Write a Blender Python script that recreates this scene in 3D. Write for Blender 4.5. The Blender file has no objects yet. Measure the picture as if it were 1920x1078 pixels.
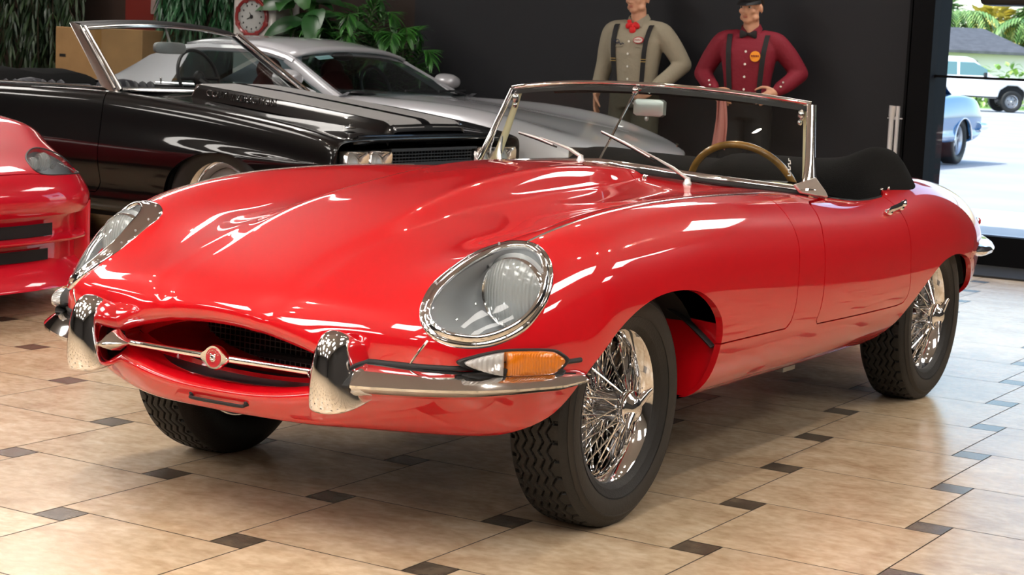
import bpy, bmesh, math, random
import numpy as np
from mathutils import Vector, Matrix
from mathutils.bvhtree import BVHTree
random.seed(7)
rng = np.random.default_rng(7)
SC = bpy.context.scene
COL = SC.collection
PI = math.pi

# ------------------------------------------------------------------ materials
def new_mat(name):
    m = bpy.data.materials.new(name); m.use_nodes = True
    nt = m.node_tree
    return m, nt, nt.nodes['Principled BSDF']

def mat(name, col, rough=.5, metal=0., coat=0., spec=.5, bump=0., bscale=60., var=0., vscale=8., trans=0., ior=1.45, alpha=1., emis=None, estr=0., coat_rough=.03, sheen=0.):
    m, nt, p = new_mat(name)
    c = (*col, 1.)
    p.inputs['Base Color'].default_value = c
    p.inputs['Roughness'].default_value = rough
    p.inputs['Metallic'].default_value = metal
    p.inputs['Coat Weight'].default_value = coat
    p.inputs['Coat Roughness'].default_value = coat_rough
    p.inputs['Specular IOR Level'].default_value = spec
    p.inputs['Transmission Weight'].default_value = trans
    p.inputs['IOR'].default_value = ior
    p.inputs['Alpha'].default_value = alpha
    p.inputs['Sheen Weight'].default_value = sheen
    if emis is not None:
        p.inputs['Emission Color'].default_value = (*emis, 1.)
        p.inputs['Emission Strength'].default_value = estr
    L = nt.links.new
    if bump or var:
        tc = nt.nodes.new('ShaderNodeTexCoord')
    if var:
        n = nt.nodes.new('ShaderNodeTexNoise'); n.inputs['Scale'].default_value = vscale; n.inputs['Detail'].default_value = 6
        L(tc.outputs['Object'], n.inputs['Vector'])
        r = nt.nodes.new('ShaderNodeValToRGB')
        r.color_ramp.elements[0].position = .3; r.color_ramp.elements[1].position = .7
        r.color_ramp.elements[0].color = (*[max(0, x * (1 - var)) for x in col], 1)
        r.color_ramp.elements[1].color = (*[min(1, x * (1 + var)) for x in col], 1)
        L(n.outputs['Fac'], r.inputs['Fac']); L(r.outputs['Color'], p.inputs['Base Color'])
    if bump:
        n = nt.nodes.new('ShaderNodeTexNoise'); n.inputs['Scale'].default_value = bscale; n.inputs['Detail'].default_value = 4
        L(tc.outputs['Object'], n.inputs['Vector'])
        b = nt.nodes.new('ShaderNodeBump'); b.inputs['Strength'].default_value = bump; b.inputs['Distance'].default_value = .01
        L(n.outputs['Fac'], b.inputs['Height']); L(b.outputs['Normal'], p.inputs['Normal'])
    return m

def glass_mat(name, tint=(1, 1, 1), ior=1.45, rough=0.):
    """thin sheet glass: transparent, with a Fresnel mirror on top"""
    m = bpy.data.materials.new(name); m.use_nodes = True
    nt = m.node_tree; nt.nodes.clear(); L = nt.links.new
    o = nt.nodes.new('ShaderNodeOutputMaterial'); mx = nt.nodes.new('ShaderNodeMixShader')
    t = nt.nodes.new('ShaderNodeBsdfTransparent'); g = nt.nodes.new('ShaderNodeBsdfGlossy'); f = nt.nodes.new('ShaderNodeLayerWeight')
    f.inputs['Blend'].default_value = .5; f0 = ((ior - 1) / (ior + 1)) ** 2
    pw = nt.nodes.new('ShaderNodeMath'); pw.operation = 'POWER'; pw.inputs[1].default_value = 5.; ma = nt.nodes.new('ShaderNodeMath'); ma.operation = 'MULTIPLY_ADD'; ma.inputs[1].default_value = 1 - f0; ma.inputs[2].default_value = f0
    L(f.outputs['Facing'], pw.inputs[0]); L(pw.outputs[0], ma.inputs[0])
    t.inputs['Color'].default_value = (*tint, 1); g.inputs['Roughness'].default_value = rough
    g.inputs['Color'].default_value = (1, 1, 1, 1)
    L(ma.outputs[0], mx.inputs[0]); L(t.outputs[0], mx.inputs[1]); L(g.outputs[0], mx.inputs[2]); L(mx.outputs[0], o.inputs['Surface'])
    return m

# ------------------------------------------------------------------ mesh builder
def rotm(rx=0, ry=0, rz=0):
    return np.array((Matrix.Rotation(rz, 3, 'Z') @ Matrix.Rotation(ry, 3, 'Y') @ Matrix.Rotation(rx, 3, 'X')))

def crom(pts, n=8, closed=False):
    """Catmull-Rom densification"""
    P = np.asarray(pts, float); N = len(P); out = []
    rngs = range(N) if closed else range(N - 1)
    for i in rngs:
        if closed:
            p0, p1, p2, p3 = P[(i - 1) % N], P[i], P[(i + 1) % N], P[(i + 2) % N]
        else:
            p1, p2 = P[i], P[i + 1]
            p0 = P[i - 1] if i > 0 else 2 * p1 - p2
            p3 = P[i + 2] if i + 2 < N else 2 * p2 - p1
        for k in range(n):
            t = k / n
            out.append(.5 * ((2 * p1) + (p2 - p0) * t + (2 * p0 - 5 * p1 + 4 * p2 - p3) * t * t + (3 * p1 - p0 - 3 * p2 + p3) * t ** 3))
    if not closed: out.append(P[-1])
    return np.array(out)

class MB:
    def __init__(s): s.v = []; s.f = []; s.n = 0
    def add(s, v, f, M=None, T=None):
        v = np.asarray(v, float).reshape(-1, 3)
        if M is not None: v = v @ np.asarray(M).T
        if T is not None: v = v + np.asarray(T)
        s.v.append(v); n = s.n
        s.f.extend([tuple(int(i) + n for i in q) for q in f]); s.n += len(v)
        return s
    def merge(s, o, M=None, T=None):
        return s.add(o.V(), o.f, M, T)
    def V(s): return np.concatenate(s.v) if s.v else np.zeros((0, 3))
    def box(s, c, d, M=None):
        x, y, z = np.asarray(d, float) / 2
        v = np.array([[-x, -y, -z], [x, -y, -z], [x, y, -z], [-x, y, -z], [-x, -y, z], [x, -y, z], [x, y, z], [-x, y, z]])
        if M is not None: v = v @ np.asarray(M).T
        return s.add(v + np.asarray(c), [(0, 3, 2, 1), (4, 5, 6, 7), (0, 1, 5, 4), (1, 2, 6, 5), (2, 3, 7, 6), (3, 0, 4, 7)])
    def loft(s, rings, closed=True, cap0=True, cap1=True, loop=False):
        R = np.asarray(rings, float); N, M = R.shape[:2]
        f = []
        for i in range(N if loop else N - 1):
            a, b = i * M, ((i + 1) % N) * M
            for j in range(M if closed else M - 1):
                k = (j + 1) % M
                f.append((a + j, a + k, b + k, b + j))
        if closed and not loop:
            if cap0: f.append(tuple(range(M - 1, -1, -1)))
            if cap1: f.append(tuple(range((N - 1) * M, N * M)))
        return s.add(R.reshape(-1, 3), f)
    def tube(s, path, r, n=10, closed=False, caps=True, flat=1., up=None):
        P = np.asarray(path, float); N = len(P)
        r = np.broadcast_to(np.asarray(r, float), (N,)).copy()
        if closed: T = np.roll(P, -1, 0) - np.roll(P, 1, 0)
        else: T = np.gradient(P, axis=0)
        T /= np.linalg.norm(T, axis=1)[:, None] + 1e-12
        u = np.array(up if up is not None else ([0, 0, 1] if abs(T[0][2]) < .9 else [1, 0, 0]), float)
        rings = []
        A = np.linspace(0, 2 * PI, n, endpoint=False)
        for i in range(N):
            if up is None:
                u = u - T[i] * (u @ T[i])
            else:
                u = np.array(up, float) - T[i] * (np.array(up, float) @ T[i])
            u /= np.linalg.norm(u) + 1e-12
            w = np.cross(T[i], u)
            rings.append(P[i] + r[i] * (np.cos(A)[:, None] * w + flat * np.sin(A)[:, None] * u))
        return s.loft(rings, True, caps, caps, loop=closed)
    def lathe(s, prof, n=32, M=None, T=None, a0=0., a1=2 * PI):
        """prof: (radius, height) around Z"""
        full = abs(a1 - a0 - 2 * PI) < 1e-6
        A = np.linspace(a0, a1, n, endpoint=not full)
        pr = np.asarray(prof, float)
        R = np.stack([np.stack([pr[:, 0] * math.cos(a), pr[:, 0] * math.sin(a), pr[:, 1]], -1) for a in A])
        if M is not None: R = R @ np.asarray(M).T
        if T is not None: R = R + np.asarray(T)
        return s.loft(R, closed=False, loop=full)
    def ell(s, c, r, nu=16, nv=10, M=None):
        vs = []
        for i in range(nv + 1):
            t = PI * i / nv
            for j in range(nu):
                a = 2 * PI * j / nu
                vs.append((r[0] * math.sin(t) * math.cos(a), r[1] * math.sin(t) * math.sin(a), r[2] * math.cos(t)))
        f = []
        for i in range(nv):
            for j in range(nu):
                k = (j + 1) % nu
                f.append((i * nu + j, (i + 1) * nu + j, (i + 1) * nu + k, i * nu + k))
        v = np.array(vs)
        if M is not None: v = v @ np.asarray(M).T
        return s.add(v + np.asarray(c), f)
    def prism(s, poly, h0, h1, M=None, T=None):
        """poly in xy, extruded along z from h0 to h1"""
        p = np.asarray(poly, float); n = len(p)
        a = np.c_[p, np.full(n, h0)]; b = np.c_[p, np.full(n, h1)]
        f = [tuple(range(n - 1, -1, -1)), tuple(range(n, 2 * n))]
        f += [(i, (i + 1) % n, n + (i + 1) % n, n + i) for i in range(n)]
        return s.add(np.r_[a, b], f, M, T)
    def grid(s, G):
        G = np.asarray(G, float); N, M = G.shape[:2]
        f = [(i * M + j, i * M + j + 1, (i + 1) * M + j + 1, (i + 1) * M + j) for i in range(N - 1) for j in range(M - 1)]
        return s.add(G.reshape(-1, 3), f)

def obj(name, mb, material, parent=None, sharp=40, bevel=0., loc=None, segs=2):
    me = bpy.data.meshes.new(name)
    V = mb.V()
    me.from_pydata(V.tolist(), [], mb.f)
    me.validate()
    bm = bmesh.new(); bm.from_mesh(me)
    bmesh.ops.remove_doubles(bm, verts=bm.verts, dist=1e-6)
    bmesh.ops.recalc_face_normals(bm, faces=bm.faces)
    bm.to_mesh(me); bm.free()
    if sharp:
        me.shade_smooth()
        if sharp < 180: me.set_sharp_from_angle(angle=math.radians(sharp))
    me.materials.append(material)
    o = bpy.data.objects.new(name, me); COL.objects.link(o)
    if parent is not None: o.parent = parent
    if loc is not None: o.location = loc
    if bevel:
        b = o.modifiers.new('bevel', 'BEVEL'); b.width = bevel; b.segments = segs; b.limit_method = 'ANGLE'; b.angle_limit = math.radians(35)
        b.harden_normals = False
    return o

def tag(o, label, cat, group=None):
    o['label'] = label; o['category'] = cat
    if group: o['group'] = group
    return o
def thing(name, label, cat, loc=(0, 0, 0), rz=0., group=None):
    o = bpy.data.objects.new(name, None); COL.objects.link(o)
    o.empty_display_size = .1
    o.location = loc; o.rotation_euler = (0, 0, rz)
    return tag(o, label, cat, group)
def struct(name, mb, m, parent=None, **k):
    o = obj(name, mb, m, parent, **k)
    if parent is None: o['kind'] = 'structure'
    return o
def dup(root, loc, rz=None, label=None, group=None):
    def cp(o, par):
        c = o.copy(); COL.objects.link(c)
        if par is not None: c.parent = par
        for ch in kids.get(o.name, []): cp(ch, c)
        return c
    kids = {}
    for o in bpy.data.objects:
        if o.parent: kids.setdefault(o.parent.name, []).append(o)
    r = cp(root, None); r.location = loc
    if rz is not None: r.rotation_euler = (0, 0, rz)
    if label: r['label'] = label
    if group: r['group'] = group
    return r

# ------------------------------------------------------------------ surfaces: bicubic B-spline through a net, clipping
def bs_basis(t):
    return np.array([(1 - t) ** 3, 3 * t ** 3 - 6 * t ** 2 + 4, -3 * t ** 3 + 3 * t ** 2 + 3 * t + 1, t ** 3]) / 6

class Surf:
    """cubic B-spline surface near a net of points [rows, cols, 3]; cols run from x=0 round to x=0 (mirrored) or are open"""
    def __init__(s, net, mirror=True, it=4, openc=False):
        s.T = np.asarray(net, float); s.mir = mirror
        s.mir1 = mirror and not openc
        C = s.T.copy()
        for _ in range(it):
            E = s.ext(C)
            K = np.array([1, 4, 1]) / 6
            S = sum(K[a] * K[b] * E[a:a + C.shape[0], b:b + C.shape[1]] for a in range(3) for b in range(3))
            C += s.T - S
            if mirror:
                C[:, 0, 0] = 0
                if s.mir1: C[:, -1, 0] = 0
        s.E = s.ext(C); s.nu, s.nv = C.shape[:2]
    def ext(s, C):
        m = np.array([-1, 1, 1.])
        a = C[:, 1:2] * m if s.mir else 2 * C[:, :1] - C[:, 1:2]
        b = C[:, -2:-1] * m if s.mir1 else 2 * C[:, -1:] - C[:, -2:-1]
        E = np.concatenate([a, C, b], 1)
        return np.concatenate([2 * E[:1] - E[1:2], E, 2 * E[-1:] - E[-2:-1]], 0)
    def at(s, u, v):
        u = np.clip(np.asarray(u, float), 0, s.nu - 1 - 1e-9); v = np.clip(np.asarray(v, float), 0, s.nv - 1 - 1e-9)
        i = u.astype(int); j = v.astype(int); bu = bs_basis(u - i); bv = bs_basis(v - j)
        return sum((bu[a] * bv[b])[..., None] * s.E[i + a, j + b] for a in range(4) for b in range(4))
    def grid(s, su, sv):
        u = np.linspace(0, s.nu - 1, (s.nu - 1) * su + 1); v = np.linspace(0, s.nv - 1, (s.nv - 1) * sv + 1)
        U, V = np.meshgrid(u, v, indexing='ij')
        return s.at(U, V)

class PM:
    """polygon mesh that can be clipped by an implicit function (keep f >= 0)"""
    def __init__(s, V, F): s.V = np.asarray(V, float); s.F = [tuple(f) for f in F]
    @staticmethod
    def from_grid(G, both=True):
        N, M = G.shape[:2]; V = G.reshape(-1, 3)
        F = [(i * M + j, i * M + j + 1, (i + 1) * M + j + 1, (i + 1) * M + j) for i in range(N - 1) for j in range(M - 1)]
        return PM(V, F)
    def clip(s, fn, snap=1e-5):
        val = np.asarray(fn(s.V), float)
        V = list(map(tuple, s.V)); cut = {}; F = []
        val = np.where(np.abs(val) < snap, 0, val)
        for f in s.F:
            vs = [val[i] for i in f]
            if min(vs) >= 0: F.append(f); continue
            if max(vs) <= 0: continue
            out = []
            for a in range(len(f)):
                i, j = f[a], f[(a + 1) % len(f)]
                if val[i] >= 0: out.append(i)
                if val[i] * val[j] < 0:
                    k = (min(i, j), max(i, j))
                    if k not in cut:
                        t = val[i] / (val[i] - val[j])
                        cut[k] = len(V); V.append(tuple(s.V[i] + t * (s.V[j] - s.V[i])))
                    out.append(cut[k])
            if len(out) >= 3: F.append(tuple(out))
        return PM(np.array(V), F).compact()
    def compact(s):
        used = sorted({i for f in s.F for i in f}); m = {o: n for n, o in enumerate(used)}
        return PM(s.V[used] if used else np.zeros((0, 3)), [tuple(m[i] for i in f) for f in s.F])
    def mirror(s):
        n = len(s.V)
        return PM(np.r_[s.V, s.V * [-1, 1, 1]], s.F + [tuple(n + i for i in reversed(f)) for f in s.F]).weld()
    def weld(s, d=1e-5):
        key = {}; m = []
        V = []
        for v in s.V:
            k = tuple(np.round(v / d).astype(int))
            if k not in key: key[k] = len(V); V.append(v)
            m.append(key[k])
        F = []
        for f in s.F:
            g = [m[i] for i in f]; g = [g[i] for i in range(len(g)) if g[i] != g[i - 1]]
            if len(g) >= 3: F.append(tuple(g))
        return PM(np.array(V), F)
    def normals(s):
        N = np.zeros_like(s.V)
        for f in s.F:
            p = s.V[list(f)]
            n = np.zeros(3)
            for a in range(1, len(f) - 1): n += np.cross(p[a] - p[0], p[a + 1] - p[0])
            for i in f: N[i] += n
        return N / (np.linalg.norm(N, axis=1)[:, None] + 1e-15)
    def border(s):
        cnt = {}
        for f in s.F:
            for a in range(len(f)):
                i, j = f[a], f[(a + 1) % len(f)]
                cnt.setdefault((min(i, j), max(i, j)), []).append((i, j))
        return [e[0] for e in cnt.values() if len(e) == 1]
    def loops(s):
        nxt = {}
        for i, j in s.border(): nxt.setdefault(i, []).append(j)
        out = []
        while nxt:
            a = next(iter(nxt)); lp = [a]; b = nxt[a].pop()
            if not nxt[a]: del nxt[a]
            while b != a and b in nxt:
                lp.append(b); c = nxt[b].pop()
                if not nxt[b]: del nxt[b]
                b = c
            out.append(lp)
        return out
    def flange(s, depth, sel=None, dirn=None):
        """border strip turned inward: separate vertices so the outer shading stays clean"""
        N = s.normals(); mb = MB(); V = []; F = []
        for i, j in s.border():
            if sel is not None and not (sel(s.V[i]) and sel(s.V[j])): continue
            k = len(V)
            di = -N[i] if dirn is None else np.asarray(dirn(s.V[i])); dj = -N[j] if dirn is None else np.asarray(dirn(s.V[j]))
            V += [s.V[j], s.V[i], s.V[i] + depth * di, s.V[j] + depth * dj]; F.append((k, k + 1, k + 2, k + 3))
        mb.add(np.array(V), F) if V else None
        return mb
    def orient(s, c):
        """faces outward from axis curve c(v)->point"""
        F = []
        for f in s.F:
            p = s.V[list(f)]; n = np.cross(p[1] - p[0], p[2] - p[0]); m = p.mean(0)
            F.append(f if n @ (m - c(m)) >= 0 else tuple(reversed(f)))
        s.F = F; return s

def pobj(name, pm, material, parent=None, flange=0.0, sel=None, dirn=None, fmat=None):
    me = bpy.data.meshes.new(name)
    V = pm.V; F = list(pm.F); nb = len(F)
    if flange:
        fl = pm.flange(flange, sel, dirn)
        if fl.n:
            o = len(V); V = np.r_[V, fl.V()]; F += [tuple(i + o for i in f) for f in fl.f]
    me.from_pydata(V.tolist(), [], F); me.validate()
    me.shade_smooth()
    me.materials.append(material)
    if fmat is not None:
        me.materials.append(fmat)
        for k in range(nb, len(me.polygons)): me.polygons[k].material_index = 1
    ob = bpy.data.objects.new(name, me); COL.objects.link(ob)
    if parent is not None: ob.parent = parent
    return ob

def poly_sd(P, poly):
    """signed distance (positive outside) of 2-D points to a closed polygon"""
    P = np.asarray(P, float); Q = np.asarray(poly, float)
    d = np.full(len(P), 1e9); ins = np.zeros(len(P), bool)
    for a in range(len(Q)):
        A, B = Q[a], Q[(a + 1) % len(Q)]; e = B - A
        t = np.clip(((P - A) @ e) / (e @ e + 1e-15), 0, 1)
        d = np.minimum(d, np.linalg.norm(P - A - t[:, None] * e, axis=1))
        c = ((A[1] > P[:, 1]) != (B[1] > P[:, 1]))
        with np.errstate(divide='ignore', invalid='ignore'):
            xx = (B[0] - A[0]) * (P[:, 1] - A[1]) / (B[1] - A[1]) + A[0]
        ins ^= c & (P[:, 0] < xx)
    return np.where(ins, -d, d)
# ------------------------------------------------------------------ the red roadster: body surface
def sec(y, z0, pts, yo=None):
    """planar section; pts = outer columns 1..11 as (x,z); z0 top centre, last z = bottom centre"""
    x10, z10 = pts[-2]
    return [(0, y, z0)] + [(x, y, z) for x, z in pts[:-1]] + [(x10 * .55, y, z10 * .25 + pts[-1] * .75), (0, y, pts[-1])]
NET = [
 # inside of the mouth
 [(0,-.64,.545),(.08,-.64,.542),(.16,-.64,.533),(.235,-.64,.518),(.305,-.64,.498),(.362,-.64,.474),(.385,-.64,.452),(.368,-.64,.430),(.315,-.64,.408),(.235,-.64,.389),(.15,-.64,.378),(.075,-.64,.373),(0,-.64,.372)],
 [(0,-.740,.533),(.075,-.738,.530),(.15,-.735,.522),(.22,-.730,.508),(.288,-.724,.491),(.345,-.716,.470),(.368,-.712,.452),(.35,-.713,.434),(.298,-.717,.416),(.222,-.722,.399),(.141,-.727,.389),(.07,-.730,.384),(0,-.731,.383)],
 [(0,-.781,.534),(.075,-.779,.531),(.15,-.775,.523),(.22,-.769,.508),(.288,-.761,.490),(.345,-.751,.469),(.368,-.745,.452),(.35,-.747,.435),(.298,-.748,.417),(.222,-.751,.399),(.141,-.753,.387),(.07,-.754,.382),(0,-.755,.381)],
 [(0,-.803,.556),(.085,-.802,.552),(.17,-.797,.542),(.25,-.788,.526),(.32,-.776,.504),(.375,-.762,.479),(.398,-.753,.455),(.38,-.757,.430),(.325,-.766,.408),(.245,-.773,.388),(.162,-.776,.375),(.08,-.777,.369),(0,-.778,.368)],
 [(0,-.795,.590),(.105,-.793,.586),(.205,-.786,.575),(.295,-.773,.556),(.375,-.757,.530),(.43,-.743,.500),(.452,-.735,.463),(.435,-.739,.425),(.375,-.752,.392),(.285,-.760,.364),(.188,-.764,.348),(.095,-.765,.341),(0,-.766,.339)],
 [(0,-.745,.627),(.125,-.744,.624),(.25,-.738,.617),(.37,-.727,.602),(.48,-.716,.582),(.57,-.697,.548),(.610,-.672,.49),(.583,-.677,.432),(.497,-.692,.383),(.385,-.712,.343),(.26,-.730,.317),(.13,-.736,.311),(0,-.737,.309)],
 [(0,-.655,.665),(.125,-.655,.663),(.25,-.650,.655),(.375,-.640,.643),(.497,-.622,.641),(.612,-.600,.628),(.695,-.563,.535),(.703,-.545,.452),(.633,-.592,.380),(.50,-.63,.332),(.34,-.66,.304),(.17,-.672,.299),(0,-.676,.298)],
 [(0,-.53,.708),(.125,-.53,.706),(.25,-.525,.698),(.38,-.515,.688),(.507,-.497,.706),(.640,-.480,.709),(.733,-.463,.605),(.760,-.42,.495),(.735,-.45,.385),(.645,-.495,.313),(.48,-.54,.293),(.25,-.57,.287),(0,-.585,.286)],
 [(0,-.37,.757),(.13,-.37,.757),(.25,-.365,.739),(.385,-.36,.726),(.527,-.35,.752),(.641,-.335,.766),(.738,-.322,.690),(.780,-.30,.568),(.783,-.30,.44),(.745,-.33,.34),(.60,-.40,.285),(.30,-.45,.28),(0,-.47,.28)],
 sec(-.19,.804,[(.125,.802),(.232,.764),(.38,.746),(.515,.770),(.642,.798),(.742,.735),(.787,.625),(.791,.50),(.783,.395),(.70,.29),.27]),
 sec(0,.838,[(.115,.836),(.215,.785),(.37,.767),(.52,.797),(.645,.821),(.738,.758),(.788,.655),(.797,.535),(.788,.42),(.70,.285),.26]),
 sec(.25,.872,[(.11,.868),(.205,.798),(.36,.780),(.52,.812),(.645,.834),(.741,.775),(.792,.675),(.803,.55),(.794,.43),(.695,.282),.25]),
 sec(.5,.890,[(.108,.885),(.198,.810),(.355,.788),(.52,.816),(.645,.837),(.744,.778),(.797,.678),(.809,.555),(.80,.435),(.695,.28),.24]),
 sec(.75,.891,[(.106,.885),(.194,.817),(.35,.797),(.52,.818),(.645,.833),(.747,.774),(.803,.675),(.816,.555),(.807,.435),(.697,.28),.235]),
 sec(1.0,.882,[(.105,.873),(.19,.830),(.35,.811),(.52,.819),(.646,.824),(.751,.766),(.809,.67),(.822,.553),(.813,.433),(.70,.28),.235]),
 sec(1.22,.857,[(.11,.851),(.21,.842),(.36,.828),(.53,.820),(.652,.811),(.757,.757),(.814,.665),(.827,.552),(.817,.432),(.703,.28),.235]),
 sec(1.5,.815,[(.12,.814),(.23,.812),(.38,.808),(.545,.80),(.672,.787),(.765,.742),(.816,.66),(.828,.55),(.818,.43),(.703,.28),.235]),
 sec(1.8,.80,[(.12,.80),(.23,.80),(.38,.80),(.545,.797),(.672,.787),(.763,.742),(.812,.66),(.824,.55),(.814,.432),(.703,.283),.235]),
 sec(2.07,.835,[(.12,.835),(.23,.834),(.38,.832),(.54,.824),(.662,.806),(.754,.752),(.803,.662),(.815,.55),(.805,.435),(.70,.29),.24]),
 sec(2.35,.84,[(.12,.84),(.24,.839),(.39,.838),(.53,.832),(.643,.817),(.737,.758),(.789,.662),(.80,.55),(.79,.438),(.695,.305),.25]),
 sec(2.62,.825,[(.12,.825),(.24,.824),(.38,.822),(.515,.816),(.625,.80),(.713,.742),(.763,.65),(.774,.548),(.762,.445),(.70,.325),.26]),
 sec(2.9,.79,[(.12,.79),(.23,.789),(.36,.787),(.49,.78),(.592,.765),(.673,.71),(.72,.628),(.731,.54),(.717,.452),(.655,.345),.28]),
 sec(3.18,.737,[(.11,.737),(.22,.736),(.335,.733),(.45,.727),(.54,.712),(.608,.663),(.65,.595),(.66,.525),(.645,.455),(.585,.37),.31]),
 sec(3.42,.665,[(.10,.665),(.19,.664),(.29,.661),(.385,.655),(.458,.64),(.515,.60),(.55,.55),(.558,.50),(.543,.452),(.49,.395),.35]),
 sec(3.58,.585,[(.07,.585),(.14,.585),(.21,.583),(.28,.578),(.335,.568),(.375,.545),(.40,.518),(.406,.49),(.396,.462),(.36,.43),.40]),
 sec(3.645,.51,[(.02,.51),(.04,.51),(.06,.51),(.08,.508),(.095,.505),(.105,.50),(.112,.494),(.114,.488),(.112,.482),(.10,.475),.47]),
]
# ------------------------------------------------------------------ materials shared by the cars
def paint(name, col, rough=.35, cior=1.5):
    m = mat(name, col, rough=rough, coat=1., spec=.12)
    m.node_tree.nodes['Principled BSDF'].inputs['Coat IOR'].default_value = cior
    return m
RED = paint('red_paint', (.58, .002, .008), .4, 1.9)
CHROME = mat('chrome', (.86, .86, .87), .06, 1.)
SOFTCHROME = mat('soft_chrome', (.80, .78, .78), .36, .9)
CHROMEB = mat('worn_chrome', (.80, .79, .78), .14, 1.)
RUBBER = mat('black_rubber', (.012, .012, .013), .55)
TYRE = mat('tyre_rubber', (.012, .0115, .011), .55, bump=.15, bscale=180)
BLACK = mat('matt_black', (.006, .006, .007), .8)
SATIN = mat('satin_black', (.012, .012, .014), .45)
CLOTHB = mat('black_canvas', (.011, .0112, .0118), .95, bump=.5, bscale=350, spec=.1)
LEATHERB = mat('black_leather', (.008, .008, .009), .55, bump=.3, bscale=140)
CREAM = mat('cream_trim', (.90, .82, .52), .5)
WOOD = mat('varnished_wood', (.34, .17, .035), .25, coat=.8, var=.35, vscale=18)
STEEL = mat('dull_steel', (.35, .35, .36), .4, 1.)
AMBER = mat('amber_lens', (.95, .26, .01), .12, coat=1, trans=.35)
CLEARL = mat('clear_lens', (.92, .92, .92), .1, coat=1, trans=.55)
REDL = mat('red_lens', (.55, .01, .01), .12, coat=1)
def ribs(m, scale):
    nt = m.node_tree; p = nt.nodes['Principled BSDF']; L = nt.links.new
    tc = nt.nodes.new('ShaderNodeTexCoord'); w = nt.nodes.new('ShaderNodeTexWave'); b = nt.nodes.new('ShaderNodeBump')
    w.inputs['Scale'].default_value = scale; b.inputs['Strength'].default_value = .35; b.inputs['Distance'].default_value = .01
    L(tc.outputs['Object'], w.inputs['Vector']); L(w.outputs['Fac'], b.inputs['Height']); L(b.outputs['Normal'], p.inputs['Normal'])
ribs(AMBER, 90); ribs(CLEARL, 40)
GLASS = glass_mat('window_glass', (.80, .84, .83), 1.42)
COVER = glass_mat('lamp_cover_glass', (.95, .97, .97), 1.45)
SILVERP = mat('silver_bucket', (.40, .42, .44), .42, .35)
DUST = mat('dusty_sidewall', (.030, .026, .021), .75, bump=.1, bscale=90)

def lens_mat():
    m = mat('ribbed_lamp_glass', (.55, .58, .59), .12, coat=1., trans=.40)
    nt = m.node_tree; p = nt.nodes['Principled BSDF']; L = nt.links.new
    tc = nt.nodes.new('ShaderNodeTexCoord'); w = nt.nodes.new('ShaderNodeTexWave'); b = nt.nodes.new('ShaderNodeBump')
    w.inputs['Scale'].default_value = 34; w.bands_direction = 'X'; w.inputs['Distortion'].default_value = 1.2
    b.inputs['Strength'].default_value = .4; b.inputs['Distance'].default_value = .01
    L(tc.outputs['Object'], w.inputs['Vector']); L(w.outputs['Fac'], b.inputs['Height']); L(b.outputs['Normal'], p.inputs['Normal'])
    return m
LENS = lens_mat()

def sweep(mb, path, nrm, up, sect, scale=None, closed=True, caps=True):
    P = np.asarray(path, float); N = np.asarray(nrm, float); U = np.broadcast_to(np.asarray(up, float), P.shape)
    S = np.asarray(sect, float); sc = np.ones(len(P)) if scale is None else np.asarray(scale)
    R = [P[i] + sc[i] * (S[:, :1] * N[i] + S[:, 1:2] * U[i]) for i in range(len(P))]
    return mb.loft(R, closed, caps, caps)
def mx(V): return np.asarray(V, float) * [-1, 1, 1]
def mbm(mb):
    o = MB(); o.add(mb.V() * [-1, 1, 1], [tuple(reversed(f)) for f in mb.f]); return o

# ------------------------------------------------------------------ wire wheel (axis along local X, outside = +X)
def tyre_mb(R=.322, tread=.070, side=.094, bead=.203, flat=.315, groove=.008, nA=480, sidex=.0):
    """lathe with a zig-zag rib tread; local Z up, hub at origin"""
    prof = []
    for t in np.linspace(-tread, tread, 89): prof.append((R - .006 * (t / tread) ** 4, t, 1))
    sh = [(R - .014, tread + .007, 0), (R - .026, side - .010, 0), (.285 / .322 * R, side - .002, 0), (.262 / .322 * R, side, 0), (.238 / .322 * R, side - .006, 0), (.220 / .322 * R, side - .016, 0), (bead + .002, side - .024, 0), (bead - .004, side - .040, 0)]
    left = [(r, -x, 0) for r, x, _ in reversed(sh)]
    prof = left + prof + sh
    A = np.linspace(0, 2 * PI, nA, endpoint=False)
    pr = np.array(prof)
    rad = np.repeat(pr[None, :, 0], nA, 0).copy(); X = np.repeat(pr[None, :, 1], nA, 0); msk = pr[:, 2] > 0
    if groove:
        ph = A * 40
        tri = 2 * np.abs((ph / PI) % 2 - 1) - 1
        for k, xg in enumerate((-.050, -.026, -.003, .021, .044)):
            d = np.abs(X - (xg + .0075 * tri[:, None] ))
            rad -= np.where(msk[None], groove * np.clip(1.7 - d / .0019, 0, 1), 0)
        sip = ((np.arange(nA) % 12) < 2)[:, None] & msk[None] & (np.abs(np.abs(X) - .061) < .006)
        rad -= np.where(sip, groove, 0)
    Y = rad * np.sin(A)[:, None]; Z = np.maximum(rad * np.cos(A)[:, None], -flat)
    mb = MB(); mb.loft(np.stack([X, Y, Z], -1), closed=False, loop=True)
    return mb
RX = rotm(0, PI / 2, 0)     # lathe Z -> +X
def lathe_x(mb, prof, n=48, T=None):
    """prof (radius, x)"""
    return mb.lathe(prof, n, np.array([[0, 0, 1], [0, 1, 0], [-1, 0, 0]], float), T)
first_tyre = {}
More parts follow.
